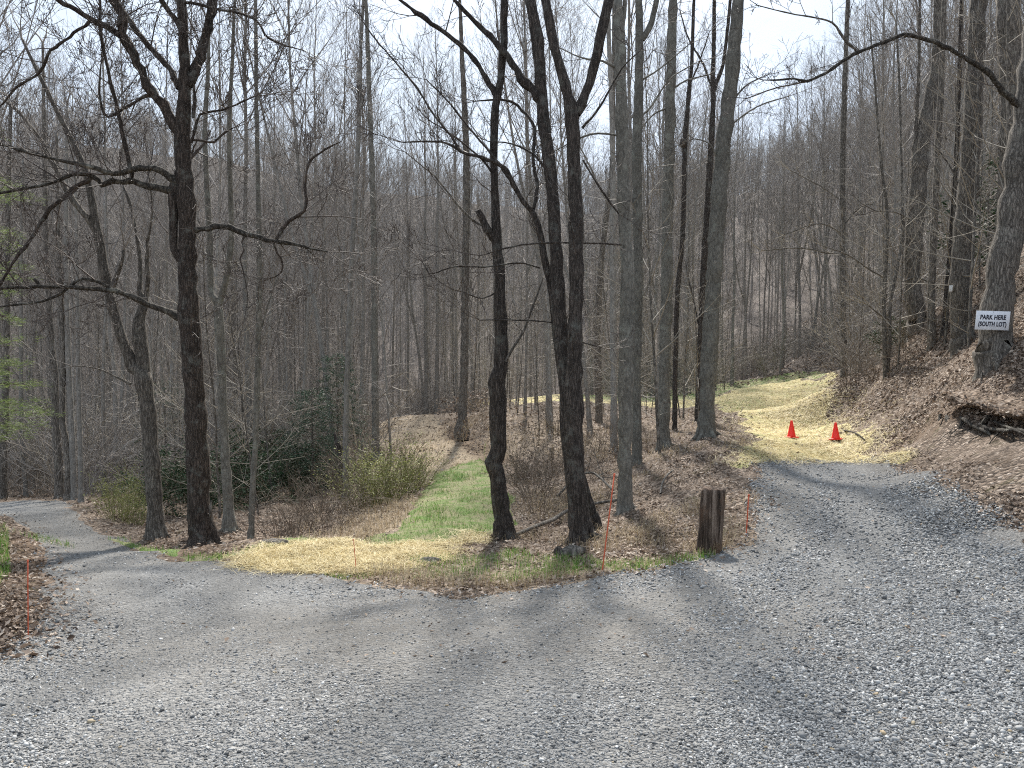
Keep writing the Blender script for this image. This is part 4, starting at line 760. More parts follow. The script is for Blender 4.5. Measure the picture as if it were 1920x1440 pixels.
while len(spots) < 400 and tries < 30000:
    tries += 1
    az = math.radians(rP.uniform(-39, 39)); r = math.sqrt(rP.uniform(14.5 ** 2, 66 ** 2))
    if tries % 8 == 0: az = math.radians(rP.uniform(14, 29)); r = rP.uniform(48, 74)
    x, y = r * math.sin(az), r * math.cos(az); px = CX + F * x / y
    if open_at(x, y, 1.1 if y < 25 else .7): continue
    if y < 21 and (px > 880 or px < 250): continue
    if 760 < px < 1420 and y < 44 and rP.random() < .93: continue                       # the open knoll and the lower path
    if px > 1400 and y < 30 and rP.random() < .75: continue
    if 250 < px < 900 and y < 22: continue
    if px < 900 and y < 34 and rP.random() < .6: continue
    if any((x - a) ** 2 + (y - b) ** 2 < (1.0 + .012 * y) ** 2 for a, b in pts): continue
    pts.append((x, y)); spots.append((y, x))
spots.sort(); FAR = []
ZONES = [(330, 'beyond the curving gravel road at the left'), (560, 'in the hollow right of the oak'), (920, 'on the valley floor behind the lower path'), (1160, 'behind the double-stemmed forked tree'), (1420, 'behind the knoll and the grey pair'), (3000, 'on the slope right of the straw path')]
cnt = [0, 0]
for y, x in spots:
    px = CX + F * x / y; zone = next(z for lim, z in ZONES if px < lim); kind = 0 if rP.random() < .45 else 1
    if cnt[kind] >= 285: FAR.append((x, y)); continue
    cnt[kind] += 1; dist = 'near' if y < 32 else 'middle' if y < 48 else 'deep'
    kd = rP.choice([q for q in KINDS if q[0] == kind]); s = rP.uniform(.8, 1.12)
    if px > 1350: s *= .8 if y < 45 else 1.05
    lab = ('tall bare tree ' if kind == 0 else 'thin bare young tree ') + {'near': 'near the front ', 'middle': 'halfway back ', 'deep': 'deep in the wood '}[dist] + zone
    place(kd, x, y, s, lab, ('tall bare trees ' if kind == 0 else 'thin young trees ') + zone + ' ' + dist)
for q in KINDS:
    if q[4] == 0: place(q, -14, 40, 1, 'thin bare young tree halfway back beyond the curving gravel road at the left', 'thin young trees')
print('wood', time.time() - T0)
# far woods on the hills: too many to count, one object of instanced trees
def scatter(name, spots, sources, mat=None, kind='stuff'):
    """spots: rows x y z rot scale index; sources: unlinked meshes"""
    src = bpy.data.collections.new(name + '_kinds')
    for i, me in enumerate(sources):
        o = bpy.data.objects.new(f'{name}_kind_{i:02d}', me); src.objects.link(o)
    A = np.array(spots, float); me = bpy.data.meshes.new(name); me.from_pydata(A[:, :3].tolist(), [], [])
    for nm, col in (('rz', 3), ('sc', 4), ('sz', 6)): fattr(me, nm, A[:, col])
    a = me.attributes.new('kd', 'INT', 'POINT'); a.data.foreach_set('value', A[:, 5].astype(np.int32))
    o = bpy.data.objects.new(name, me); COL.objects.link(o); o['kind'] = kind
    ng = bpy.data.node_groups.new(name, 'GeometryNodeTree'); ng.interface.new_socket('Geometry', in_out='INPUT', socket_type='NodeSocketGeometry'); ng.interface.new_socket('Geometry', in_out='OUTPUT', socket_type='NodeSocketGeometry')
    N = ng.nodes; gi_, go_ = N.new('NodeGroupInput'), N.new('NodeGroupOutput'); ci = N.new('GeometryNodeCollectionInfo'); ci.inputs['Collection'].default_value = src; ci.inputs['Separate Children'].default_value = True; ci.inputs['Reset Children'].default_value = True
    ip = N.new('GeometryNodeInstanceOnPoints'); ip.inputs['Pick Instance'].default_value = True
    def na_(n, t='FLOAT'):
        q = N.new('GeometryNodeInputNamedAttribute'); q.data_type = t; q.inputs['Name'].default_value = n; return next(s for s in q.outputs if s.enabled and s.name == 'Attribute')
    cx = N.new('ShaderNodeCombineXYZ'); cs_ = N.new('ShaderNodeCombineXYZ'); L = ng.links.new
    L(na_('rz'), cx.inputs[2]); L(na_('sc'), cs_.inputs[0]); L(cs_.inputs[0].links[0].from_socket, cs_.inputs[1]); L(na_('sz'), cs_.inputs[2])
    L(gi_.outputs[0], ip.inputs['Points']); L(ci.outputs[0], ip.inputs['Instance']); L(na_('kd', 'INT'), ip.inputs['Instance Index']); L(cx.outputs[0], ip.inputs['Rotation']); L(cs_.outputs[0], ip.inputs['Scale']); L(ip.outputs[0], go_.inputs[0])
    md = o.modifiers.new('scatter', 'NODES'); md.node_group = ng; return o
FARK = []
for k in range(8):
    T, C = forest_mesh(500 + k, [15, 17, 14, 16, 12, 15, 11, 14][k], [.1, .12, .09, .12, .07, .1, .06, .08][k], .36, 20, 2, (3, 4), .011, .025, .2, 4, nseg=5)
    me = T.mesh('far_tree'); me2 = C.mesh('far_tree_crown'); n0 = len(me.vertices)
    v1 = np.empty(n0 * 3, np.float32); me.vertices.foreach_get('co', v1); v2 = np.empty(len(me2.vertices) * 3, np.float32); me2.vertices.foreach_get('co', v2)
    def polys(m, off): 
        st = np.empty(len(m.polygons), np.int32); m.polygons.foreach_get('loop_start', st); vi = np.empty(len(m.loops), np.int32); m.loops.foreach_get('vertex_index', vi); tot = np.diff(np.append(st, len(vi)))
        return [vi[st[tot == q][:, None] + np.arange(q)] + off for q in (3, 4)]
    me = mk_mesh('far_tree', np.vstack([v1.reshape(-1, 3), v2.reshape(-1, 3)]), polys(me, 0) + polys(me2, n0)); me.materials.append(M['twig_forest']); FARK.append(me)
rows = [(x, y, 0, rP.uniform(0, 6.28), rP.uniform(.8, 1.1), rP.randrange(8), rP.uniform(.8, 1.1)) for x, y in FAR]
for _ in range(5200):
    az = math.radians(rP.uniform(-43, 43)); r = 62 + (300 - 62) * rP.random() ** .72; s = rP.uniform(.7, 1.05)
    if az > .25 and r < 170 and rP.random() < .45: continue
    rows.append((r * math.sin(az), r * math.cos(az), 0, rP.uniform(0, 6.28), s, rP.randrange(8), s * rP.uniform(.85, 1.1)))
rows = np.array(rows); rows[:, 2] = HN(rows[:, 0], rows[:, 1]) - .2
scatter('far_woods', rows, FARK)
# ------------------------------------------------------------------ understorey: shrubs, saplings, evergreens
def shrub_mesh(seed, h, n, spread, mat, lvl=1, kids=(4, 3), minr=.003, up=.02, wig=.2):
    R = random.Random(seed); T = Tubes()
    for _ in range(n):
        az = R.uniform(0, 6.28); th = R.uniform(.1, spread); b = R.uniform(0, .3)
        grow(T, (math.cos(az) * b, math.sin(az) * b, -.1), (math.cos(az) * math.sin(th), math.sin(az) * math.sin(th), math.cos(th)), h * R.uniform(.5, 1.15), R.uniform(.004, .011), lvl, R, up, kids, wig, minr, (.4, 1.0), (.3, .6), 6)
    return T
def leafcloud(pts, size, R, wid=.4, per=6, droop=.2, spread=.12):
    """leaves in whorls round points -> verts, tris"""
    V, Fc = [], []
    for p in pts:
        for k in range(per):
            az = R.uniform(0, 6.28); a = (math.cos(az), math.sin(az), R.gauss(-droop, .3)); a = nrm(a); L = size * R.uniform(.6, 1.25); s = side(a, R); w = L * wid * .5
            c = (p[0] + R.gauss(0, spread), p[1] + R.gauss(0, spread), p[2] + R.gauss(0, spread)); i = len(V)
            m = tuple(c[j] + a[j] * L * .5 for j in range(3))
            V += [c, tuple(m[j] + s[j] * w for j in range(3)), tuple(c[j] + a[j] * L for j in range(3)), tuple(m[j] - s[j] * w for j in range(3))]; Fc += [(i, i + 1, i + 2), (i, i + 2, i + 3)]
    return np.array(V), np.array(Fc)
def leaf_obj(name, V, Fc, mat, parent, R):
    me = mk_mesh(name, V, [Fc]); fattr(me, 'tint', np.repeat([R.random() for _ in range(len(V) // 4)], 4)); return link(name, me, M[mat], parent, smooth=False)
def kindof(name, stems, stem_mat, leafargs=None, leaf_mat=None, seed=1):
    r = empty(name); t = stems.build('stem', M[stem_mat], r); c = None
    if leafargs: c = leaf_obj('foliage', *leafargs, leaf_mat, r, random.Random(seed))
    return [name, r, t, c, 0, 1]
def tips(T, R, keep=1.0):
    return [q[0][-1] for l in T.g.values() for q in l if R.random() < keep] + [q[0][-2] for l in T.g.values() for q in l if R.random() < keep * .5]
BR = [kindof('bramble_bush', shrub_mesh(700 + k, 1.5, 26, 1.1, None, 2, (3, 3), .0035), 'twig_brush') for k in range(3)]
ol = []
for k in range(2):
    T = shrub_mesh(720 + k, 1.5, 45, .6, None, 1, (5,), .003, .08, .1); R = random.Random(k); ol.append(kindof('broom_bush', T, 'twig_olive', leafcloud(tips(T, R, .8), .05, R, .5, 3, 0, .06), 'bud_leaf', k))
RH = []
for k in range(2):
    T = shrub_mesh(740 + k, 2.1, 22, 1.0, None, 2, (4, 3), .006); R = random.Random(k + 5); RH.append(kindof('rhododendron_bush', T, 'twig_brush', leafcloud(tips(T, R, .8), .16, R, .32, 6, .25, .1), 'rhodo_leaf', k))
SAP = []
for k in range(4):
    T, C = forest_mesh(760 + k, [6, 8, 5, 7][k], [.025, .035, .02, .03][k], .2, 22, 1, (5,), .0035, .06, .26, 4, (.9, 1.35), nseg=6); r = empty('sapling'); SAP.append(['sapling', r, T.build('trunk', M['bark_pale'], r), C.build('crown', M['twig_pale'], r), 0, 1])
def put(kd, px, py, s, label, group, cat='bush', depth=None, sz=None):
    if depth: x, y = P(px, py, depth)[:2]
    else: x, y = ground(px, py)[:2]
    r = place(kd, x, y, s, label, group); r['category'] = cat
    if sz: r.scale = (s, s, sz)
    return r
for px, py, s in [(560, 1003, .75), (610, 1000, .6), (520, 1006, .6), (600, 960, .9), (680, 930, 1.0), (640, 975, .7), (760, 900, .8)]:
    put(rP.choice(BR), px, py, s, 'tangled brown bramble on the bank between the oak and the lower path', 'brambles above the hollow')
for px, py, s in [(905, 835, .5), (880, 815, .4), (1000, 930, .8), (1030, 900, .8), (1010, 960, .6), (1050, 860, .9), (985, 900, .7), (1110, 900, .6), (1130, 860, .8), (1215, 850, .6)]:
    put(rP.choice(BR), px, py, s, 'leafless brown bramble on the knoll slope above the lower path', 'brambles on the knoll')
for px, py, s in [(1600, 715, .9), (1625, 690, .8), (1640, 710, .6), (1700, 650, .7), (1760, 640, .5), (1680, 690, .7), (1610, 700, .7)]:
    put(rP.choice(BR), px, py, s, 'dry twiggy bush on top of the right bank above the straw path', 'dry bushes on the right bank')
for px, py, s, sz in [(680, 955, .9, .65), (715, 945, 1.1, .78), (750, 932, 1.1, .75), (780, 915, .85, .55)]:
    put(rP.choice(ol), px, py, s, 'wide olive-green twiggy bush left of the lower grass path', 'olive bushes by the lower path', sz=sz)
put(ol[0], 222, 975, .7, 'olive-green broom bush at the outer edge of the curving gravel road', 'olive bushes by the road')
put(ol[1], 250, 985, .55, 'smaller olive-green broom bush in front of the split dark tree', 'olive bushes by the road')
for px, py, s, d in [(455, 960, .7, 19), (500, 950, .75, 21), (545, 940, .7, 22), (580, 930, .65, 24), (480, 930, .85, 25), (530, 920, .85, 27), (345, 960, .6, 17), (330, 930, .65, 20)]:
    put(RH[0 if px % 2 else 1], px, py, s, 'dark green rhododendron in the hollow behind the oak', 'rhododendrons in the hollow', depth=d)
for px, py, s, d in [(1905, 540, 1.1, 21), (1850, 560, .9, 25), (1700, 440, 1.0, 45), (1660, 440, .9, 48)]:
    put(RH[1], px, py, s, 'dark green rhododendron high on the right slope behind the big trunks', 'rhododendrons on the right slope', depth=d)
put(RH[0], 1690, 640, .45, 'small pale green laurel between the forked young tree and the S-shaped trunk', 'laurels on the right slope', depth=22)
for px, py, s, d in [(790, 740, .8, 66), (840, 735, .8, 72)]:
    put(RH[0], px, py, s, 'dim green rhododendron beyond the crest of the leafy path', 'rhododendrons beyond the crest', depth=d)
n_s = 0
for _ in range(4000):
    if n_s >= 190: break
    az = math.radians(rP.uniform(-37, 37)); r = math.sqrt(rP.uniform(15 ** 2, 55 ** 2)); x, y = r * math.sin(az), r * math.cos(az); px = CX + F * x / y
    if open_at(x, y, .8) or (px < 250 and y < 21) or (900 < px < 1420 and y < 22 and rP.random() < .6): continue
    if px < 900 and rP.random() < .4: continue
    zone = next(z for lim, z in ZONES if px < lim); r_ = place(rP.choice(SAP), x, y, rP.uniform(.7, 1.15), 'pale thin sapling with level twigs ' + zone, 'saplings ' + zone); r_['category'] = 'sapling'; n_s += 1
UG = []
for k in range(4):
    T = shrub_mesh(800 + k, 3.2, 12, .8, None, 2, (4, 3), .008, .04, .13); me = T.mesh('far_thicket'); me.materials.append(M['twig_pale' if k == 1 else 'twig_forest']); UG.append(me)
rows = []
while len(rows) < 1600:
    az = math.radians(rP.uniform(-41, 41)); r = math.sqrt(rP.uniform(26 ** 2, 130 ** 2)) if rP.random() < .6 else rP.uniform(24, 75); x, y = r * math.sin(az), r * math.cos(az); px = CX + F * x / y
    if open_at(x, y, .9) or (760 < px < 1430 and y < 46): continue
    s = rP.uniform(.5, 1.2); rows.append((x, y, float(HN(x, y)[0]) - .05, rP.uniform(0, 6.28), s, rP.randrange(4), s * rP.uniform(.7, 1.2)))
scatter('undergrowth', rows, UG)
def evergreen(name, label, base, depth, H, layers, mat, seed, size, wid, Lmax, cs=.1, r0=.09, explicit=(), per=7):
    R = random.Random(seed); x, y = P(*base, depth)[:2]; g = np.array([x, y, float(HN(x, y)[0])]); root = empty(name, g); tag(root, label, 'tree'); T = Tubes(); B = Tubes()
    T.add([(0, 0, -.4), (.03, 0, H * .3), (0, .04, H * .65), (0, 0, H)], [r0, r0 * .75, r0 * .45, .01], 9); V, Fc, n = [], [], 0
    jobs = [(None, None)] * layers + list(explicit)
    for k, (e, _) in enumerate(jobs):
        if e is None:
            h = H * (cs + (1 - cs) * (k + R.random()) / layers); az = k * 2.4 + R.gauss(0, .3); L = Lmax * (1.05 - h / H) * R.uniform(.7, 1.1) + .2; end = np.array([math.cos(az) * L, math.sin(az) * L, h - .12 * L]); st = np.array([0, 0, h])
        else: end = P(*e) - g; st = np.array([0, 0, end[2] - .25])
        mid = (st + end) / 2 + np.array([0, 0, .12 * np.linalg.norm(end - st)]); ln = catmull([(*st, .016), (*mid, .011), (*end, .004)], .12); B.add(ln[:, :3].tolist(), ln[:, 3].tolist(), 5)
        pts = []
        for q in ln[len(ln) // 3:]:
            dv = nrm(tuple(end - st)); sdv = np.array([-dv[1], dv[0], 0])
            for sgn in (-1, 1):
                for m in range(3):
                    o = R.uniform(0, .38); pts.append(tuple(q[:3] + sdv * sgn * o + np.array(dv) * o * .5 + np.array([0, 0, R.gauss(0, .03) - .1 * o])))
        v, f = leafcloud(pts, size, R, wid, per, -.1, .03); V.append(v); Fc.append(f + n); n += len(v)
    T.build('trunk', M['bark_brown'], root); B.build('branches', M['twig_brush'], root); leaf_obj('foliage', np.vstack(V), np.vstack(Fc), mat, root, R)
evergreen('white_pine', 'light green pine reaching into the picture at the left edge', (-85, 960), 12.5, 9.5, 16, 'pine_needle', 1, .1, .065, 1.2, .35, .09,
  [((e[0] * .85 - 4, e[1], 12.3 + .25 * (i % 3)), 0) for i, e in enumerate([(45, 368), (22, 345), (20, 440), (15, 500), (30, 520), (22, 547), (22, 640), (40, 682), (70, 722), (88, 776), (52, 758), (62, 800), (12, 822), (5, 700)])], 16)
evergreen('hemlock_tree', 'soft blue-green hemlock in the hollow left of the leafy path', (585, 860), 22, 3.1, 34, 'hemlock_needle', 2, .075, .25, 1.25, .3, .05)
evergreen('hemlock_tree', 'smaller blue-green hemlock behind the slim trunk by the black snag', (632, 850), 24, 4.2, 36, 'hemlock_needle', 3, .075, .25, 1.1, .35, .05)
evergreen('hemlock_tree', 'low grey-green hemlock behind the oak trunk at the left', (310, 930), 24, 3.6, 28, 'hemlock_needle', 4, .06, .22, 1.4, .1, .05)
print('understorey', time.time() - T0)
# ------------------------------------------------------------------ small things
def lathe(prof, n=28):
    V, Fq = [], []; a = np.arange(n) * 2 * math.pi / n
    for r, z in prof: V += [(r * math.cos(t), r * math.sin(t), z) for t in a]
    for i in range(len(prof) - 1):
        for j in range(n): Fq.append((i * n + j, i * n + (j + 1) % n, (i + 1) * n + (j + 1) % n, (i + 1) * n + j))
    return np.array(V), np.array(Fq)
def boxm(lo, hi, bev=0):
    x0, y0, z0 = lo; x1, y1, z1 = hi
    V = [(x0, y0, z0), (x1, y0, z0), (x1, y1, z0), (x0, y1, z0), (x0, y0, z1), (x1, y0, z1), (x1, y1, z1), (x0, y1, z1)]
    return np.array(V, float), np.array([(0, 3, 2, 1), (4, 5, 6, 7), (0, 1, 5, 4), (1, 2, 6, 5), (2, 3, 7, 6), (3, 0, 4, 7)])
def bevel(o, w=.004, seg=2):
    b = o.modifiers.new('bevel', 'BEVEL'); b.width = w; b.segments = seg; b.limit_method = 'ANGLE'
def cone(px, py, label, rz):
    g = ground(px, py, HN); h = 32.5 / F * g[1]; s = h / .457; r = empty('traffic_cone', g + np.array([0, 0, .03])); r.rotation_euler = (rP.gauss(0, .015), rP.gauss(0, .015), rz); tag(r, label, 'cone', 'cones across the straw path')
    V, Fq = lathe([(.0, .035), (.112, .035), (.112, .05), (.104, .06), (.03, .44), (.03, .452), (.026, .457), (.02, .457), (.018, .44), (.0, .44)]); o = link('cone_body', mk_mesh('cone_body', V * s, [Fq]), M['cone_red'], r)
    V, Fq = boxm((-.135, -.135, 0), (.135, .135, .034)); b = link('cone_base', mk_mesh('cone_base', V * s, [Fq]), M['cone_red'], r, False); bevel(b, .012, 3)
cone(1484, 823, 'bright red traffic cone, left one of the two, standing free on the straw', .3)
cone(1567, 827, 'bright red traffic cone, right one of the two, beside a fallen stick', .7)
def stake(px, py, tx, ty, label, w=4.2, dy=0):
    g = ground(px, py, HN); top = P(tx, ty, g[1] + dy) - g; r = empty('marker_stake', g); tag(r, label, 'stake', 'orange marker stakes along the gravel'); rad_ = max(.0038, w / 3.4 / F * g[1])
    T = Tubes(); T.add([tuple(-.15 * top), tuple(top * .3), tuple(top * .7), tuple(top)], [rad_] * 4, 8); T.build('rod', M['marker_orange'], r)
    T = Tubes(); T.add([tuple(top * .985), tuple(top * 1.0), tuple(top * 1.015)], [rad_ * 1.5, rad_ * 1.6, rad_ * 1.2], 8); T.build('cap', M['marker_orange'], r)
stake(53, 1202, 52, 1052, 'thin orange stake at the ditch beside the left gravel edge', 3.4)
stake(668, 1072, 663, 1012, 'short thin orange stake on the edge of the straw patch', 2.4)
stake(1129, 1072, 1152, 890, 'tall leaning orange stake in front of the forked tree', 4.2, .15)
stake(1399, 1004, 1404, 928, 'orange stake among the leaves right of the weathered post', 4.2)
# weathered wooden post
g = ground(1329, 1036, HN); r = empty('wooden_post', g); tag(r, 'short thick weathered wooden post, cracked and leaning, at the gravel corner', 'post')
hp = 122 / F * g[1]; n = 64; A_ = np.arange(n) * 2 * math.pi / n; V = []; zs = np.linspace(-.15, hp, 26)
rr0 = 23 / F * g[1]; groove = .13 * fbm(A_ * 6, A_ * 0 + 3, 5, 2) + .3 * np.minimum(0, vnoise(A_ * 4.2, A_ * 0, 8) + .1); groove[-1] = groove[0]
for z in zs:
    rq = rr0 * (1 + groove + .03 * fbm(A_ * 5, A_ * 0 + z * 4, 6, 3) + .08 * np.exp(-max(z, 0) * 9) - (.05 if z > hp - .015 else 0)); V.append(np.stack([rq * np.cos(A_) + .07 * z, rq * np.sin(A_), np.full(n, z) + (.018 * vnoise(A_ * 2.5, A_ * 0, 3) if z > hp - .05 else 0)], -1))
top = V[-1].copy(); 
for s_, dz in ((.72, -.004), (.4, -.016), (.12, -.02)): q = top.copy(); q[:, :2] = (q[:, :2] - [.07 * hp, 0]) * s_ + [.07 * hp, 0]; q[:, 2] += dz; V.append(q)
Vp = np.vstack(V); m_ = len(V); Fq = [(i * n + j, i * n + (j + 1) % n, (i + 1) * n + (j + 1) % n, (i + 1) * n + j) for i in range(m_ - 1) for j in range(n)]
link('shaft', mk_mesh('shaft', Vp, [np.array(Fq)]), M['weathered_post'], r)
# cut log chunk and pale rock
def lump(name, label, cat, px, py, size, mat, seed, flat=.6, cutx=None, group=None):
    g = ground(px, py, HN); V = []; n, m_ = 20, 12
    for i in range(m_ + 1):
        th = math.pi * i / m_
        for j in range(n):
            a = 2 * math.pi * j / n; d = np.array([math.sin(th) * math.cos(a), math.sin(th) * math.sin(a), math.cos(th)]); k = 1 + .35 * float(fbm(np.array([d[0] * 1.6 + seed]), np.array([d[1] * 1.6 + d[2] * 1.3]), seed, 3)[0]); V.append(d * k)
    V = np.array(V) * np.array(size)
    Fq = [(i * n + j, (i + 1) * n + j, (i + 1) * n + (j + 1) % n, i * n + (j + 1) % n) for i in range(m_) for j in range(n)]
    o = link(name, mk_mesh(name, V, [np.array(Fq)]), M[mat], None); o.location = g + np.array([0, 0, size[2] * .35]); return tag(o, label, cat, group)
lump('pale_rock', 'low pale rock in the verge grass below the straw patch', 'rock', 802, 1058, (.14, .1, .06), 'bark_pale', 3)
lump('leaf_mound', 'small brown stump remnant at the left end of the straw patch', 'stump', 515, 1021, (.2, .12, .06), 'bark_brown', 9)
g = ground(1066, 1044, HN); r = empty('log_chunk', g); tag(r, 'short split log chunk with a pale top lying in front of the forked tree', 'log'); R = random.Random(3)
for nm_, dx_, sz_, mt, sd__ in (('log_body', .03, (.17, .07, .075), 'bark_pale', 6), ('rotten_end', -.11, (.055, .07, .07), 'bark_dark', 8)):
    o = lump(nm_, None, None, 1066, 1044, sz_, mt, sd__); o.parent = r; o.location = (dx_, 0, .045); o.rotation_euler = (0, -.12, .25)
# fallen branches
def fallen(name, label, rows, mat, seed, lift=.05, cat='branch', twigs=0):
    R = random.Random(seed); pts = []
    for px, py, wd, up in rows:
        q = ground(px, py, HN); q[2] += up + lift; pts.append((*q, wd / 2 / F * q[1]))
    ln = catmull(pts, .12); g = ln[0, :3].copy(); T = Tubes(); T.add(ln[:, :3].tolist(), ln[:, 3].tolist(), 8)
    if twigs:
        for k in range(twigs):
            i = R.randrange(len(ln) // 4, len(ln) - 1); grow(T, tuple(ln[i, :3]), nrm((R.gauss(0, 1), R.gauss(0, .5), R.uniform(0, .8))), R.uniform(.3, .7), ln[i, 3] * .5, 1, R, .03, (3,), .2, .003)
    o = T.build(name, M[mat], None, g); o.location = tuple(g); return tag(o, label, cat)
fallen('fallen_branch', 'long dark fallen branch propped between the snapped tree and the forked tree', [(965, 1010, 7, 0), (1005, 995, 8, .02), (1040, 985, 8, .06), (1062, 975, 7, .1), (1110, 962, 6, .1), (1160, 948, 5, .05)], 'bark_brown', 1)
fallen('fallen_branch', 'bleached bent stick lying on the leaves right of the grey pair', [(1238, 930, 3, 0), (1242, 912, 3.5, .02), (1252, 897, 3.5, .03), (1262, 888, 3, .02)], 'bark_pale', 2, .04)
fallen('fallen_branch', 'dark fallen stick on the straw beside the right cone', [(1562, 809, 2.5, 0), (1585, 812, 3, .02), (1605, 818, 3, .02), (1622, 829, 2.5, 0)], 'bark_dark', 3, .04)
fallen('fallen_branch', 'thin pale root stick hanging on the bank below the sign tree', [(1841, 690, 2.5, .1), (1841, 705, 2.5, .05), (1839, 722, 2, 0)], 'bark_pale', 4, .04)
fallen('fallen_branch', 'brown twiggy deadfall on the knoll slope behind the tall leaning stake', [(1045, 935, 5, 0), (1075, 925, 5, .2), (1110, 920, 4, .3), (1150, 935, 4, .1)], 'bark_brown', 5, .05, twigs=8)
# hung-up broken branch and leaf nest
ya = 10.9
T = Tubes(); ln = catmull([(*P(948, 678, ya), .021), (*P(962, 652, ya), .02), (*P(981, 622, ya), .018), (*P(996, 582, ya), .016), (*P(1010, 545, ya), .013), (*P(1018, 520, ya), .006)], .08); T.add(ln[:, :3].tolist(), ln[:, 3].tolist(), 8); R = random.Random(8)
for k in range(7): i = R.randrange(3, len(ln)); grow(T, tuple(ln[i, :3]), nrm((R.gauss(0, 1), R.gauss(0, .4), R.uniform(-.6, .5))), R.uniform(.2, .6), .006, 1, R, -.02, (3,), .2, .003)
o = T.build('broken_branch', M['bark_brown'], None, ln[0, :3]); o.location = tuple(ln[0, :3]); tag(o, 'reddish brown broken branch hung up between the snapped tree and the forked tree', 'branch')
o = lump('squirrel_nest', 'dark lumpy nest caught high on the thin trunk behind the grey-brown trunk', 'nest', 1265, 806, (.1, .1, .14), 'bark_dark', 5); o.location = tuple(P(1281, 268, ground(1265, 806)[1] - .08))
V, Fq = boxm((-.035, -.012, -.07), (.035, .012, .07)); o = link('trail_tag', mk_mesh('trail_tag', V, [Fq]), M['tag_white'], None, False); bevel(o, .006); o.location = tuple(P(1783, 541, 17.28)); o.rotation_euler = (0, .1, -.5); tag(o, 'small white tag on the left side of the straight thick trunk', 'tag')
# the parking sign
yS = ys - 54 / 2 / F * ys - .03; c = P(1861, 601, yS); W_, H_ = 61 / F * yS, 35.5 / F * yS
r = empty('parking_sign', c); r.rotation_euler = (math.radians(-1.5), math.radians(2.0), math.radians(-4)); tag(r, 'white rectangular parking sign with two lines of dark capitals nailed to the trunk', 'sign')
V, Fq = boxm((-W_ / 2, -.004, -H_ / 2), (W_ / 2, .004, H_ / 2)); V[:, 0] += V[:, 2] * .075; o = link('board', mk_mesh('board', V, [Fq]), M['sign_white'], r, False); bevel(o, .0015, 1)
for txt, z, sx, wd in (('PARK HERE', .03, 1, .76), ('(SOUTH LOT)', -.075, 1, .83)):
    cu = bpy.data.curves.new('words', 'FONT'); cu.body = txt; cu.align_x = 'CENTER'; cu.size = .115; cu.extrude = .0008; cu.offset = .0052; cu.space_character = 1.08
    to = bpy.data.objects.new('tmp', cu); COL.objects.link(to); bpy.context.view_layer.update(); me = bpy.data.meshes.new_from_object(to); bpy.data.objects.remove(to)
    co_ = np.empty(len(me.vertices) * 3, np.float32); me.vertices.foreach_get('co', co_); co_ = co_.reshape(-1, 3); k = W_ * wd / (co_[:, 0].max() - co_[:, 0].min()); ky = .1 * H_ / .37 * 2.45 / (co_[:, 1].max() - min(0, co_[:, 1].min())) if False else H_ * .225 / .0793
    co_[:, 0] *= k; co_[:, 1] *= ky; co_[:, 0] += co_[:, 1] * .075; me.vertices.foreach_set('co', co_.ravel()); me.materials.clear()
    o = link('lettering', me, M['sign_ink'], r, False); o.rotation_euler = (math.pi / 2, 0, 0); o.location = (z * .075, -.0055, .06 * H_ if txt[0] == 'P' else -.3 * H_)
for z in (.455, -.455):
    V, Fq = lathe([(0, 0), (.006, 0), (.006, .006), (0, .008)], 10); o = link('nail', mk_mesh('nail', V, [Fq]), M['nail_steel'], r); o.rotation_euler = (math.pi / 2, 0, 0); o.location = (z * H_ * .075, -.004, z * H_)
# roots and the torn lip of earth under the right bank
g = ground(1800, 806, HN); r = empty('root_mass', g); tag(r, 'torn root mass jutting from the undercut right bank beside the gravel', 'roots'); yr = g[1]
T = Tubes(); R = random.Random(4)
for rows in [[(1800, 783, 6, -.15), (1809, 787, 7, -.25), (1821, 797, 7, -.32), (1837, 805, 7, -.34), (1852, 811, 7, -.3), (1864, 824, 3, -.3), (1873, 838, 2, -.3)],
             [(1866, 757, 4, -.1), (1860, 770, 7, -.22), (1855, 780, 8, -.3), (1845, 795, 9, -.33), (1852, 806, 8, -.3)],
             [(1848, 804, 7, -.3), (1866, 806, 7, -.34), (1890, 808, 7, -.4), (1905, 806, 6, -.5), (1930, 810, 6, -.6)],
             [(1866, 791, 5, -.2), (1880, 797, 5, -.3), (1895, 803, 5, -.4), (1925, 815, 4, -.55)],
             [(1764, 778, 8, -.05), (1762, 795, 9, -.12), (1758, 812, 7, -.2), (1752, 822, 3, -.25)], [(1775, 780, 9, -.1), (1782, 800, 12, -.22), (1781, 818, 10, -.28), (1784, 828, 4, -.3)], [(1806, 784, 8, -.1), (1803, 800, 9, -.2), (1797, 815, 7, -.26), (1792, 822, 3, -.28)],
             [(1822, 800, 4, -.25), (1808, 815, 3, -.3), (1800, 824, 2, -.3)], [(1895, 806, 3, -.45), (1900, 822, 2.5, -.5), (1898, 838, 2, -.5)]]:
    ln = catmull([(*P(a, b, ground(a, b, HN)[1] + d * .5 - .07), wd / 2 / F * yr) for a, b, wd, d in rows], .05); ln[:, 3] *= 1 + .12 * np.array([R.gauss(0, 1) for _ in ln]); T.add(ln[:, :3].tolist(), ln[:, 3].tolist(), 8)
    for _ in range(4): i = R.randrange(len(ln)); grow(T, tuple(ln[i, :3]), nrm((R.gauss(0, 1), -abs(R.gauss(0, .4)), -R.uniform(0, 1))), R.uniform(.1, .35), .006, 1, R, -.1, (3,), .25, .002)
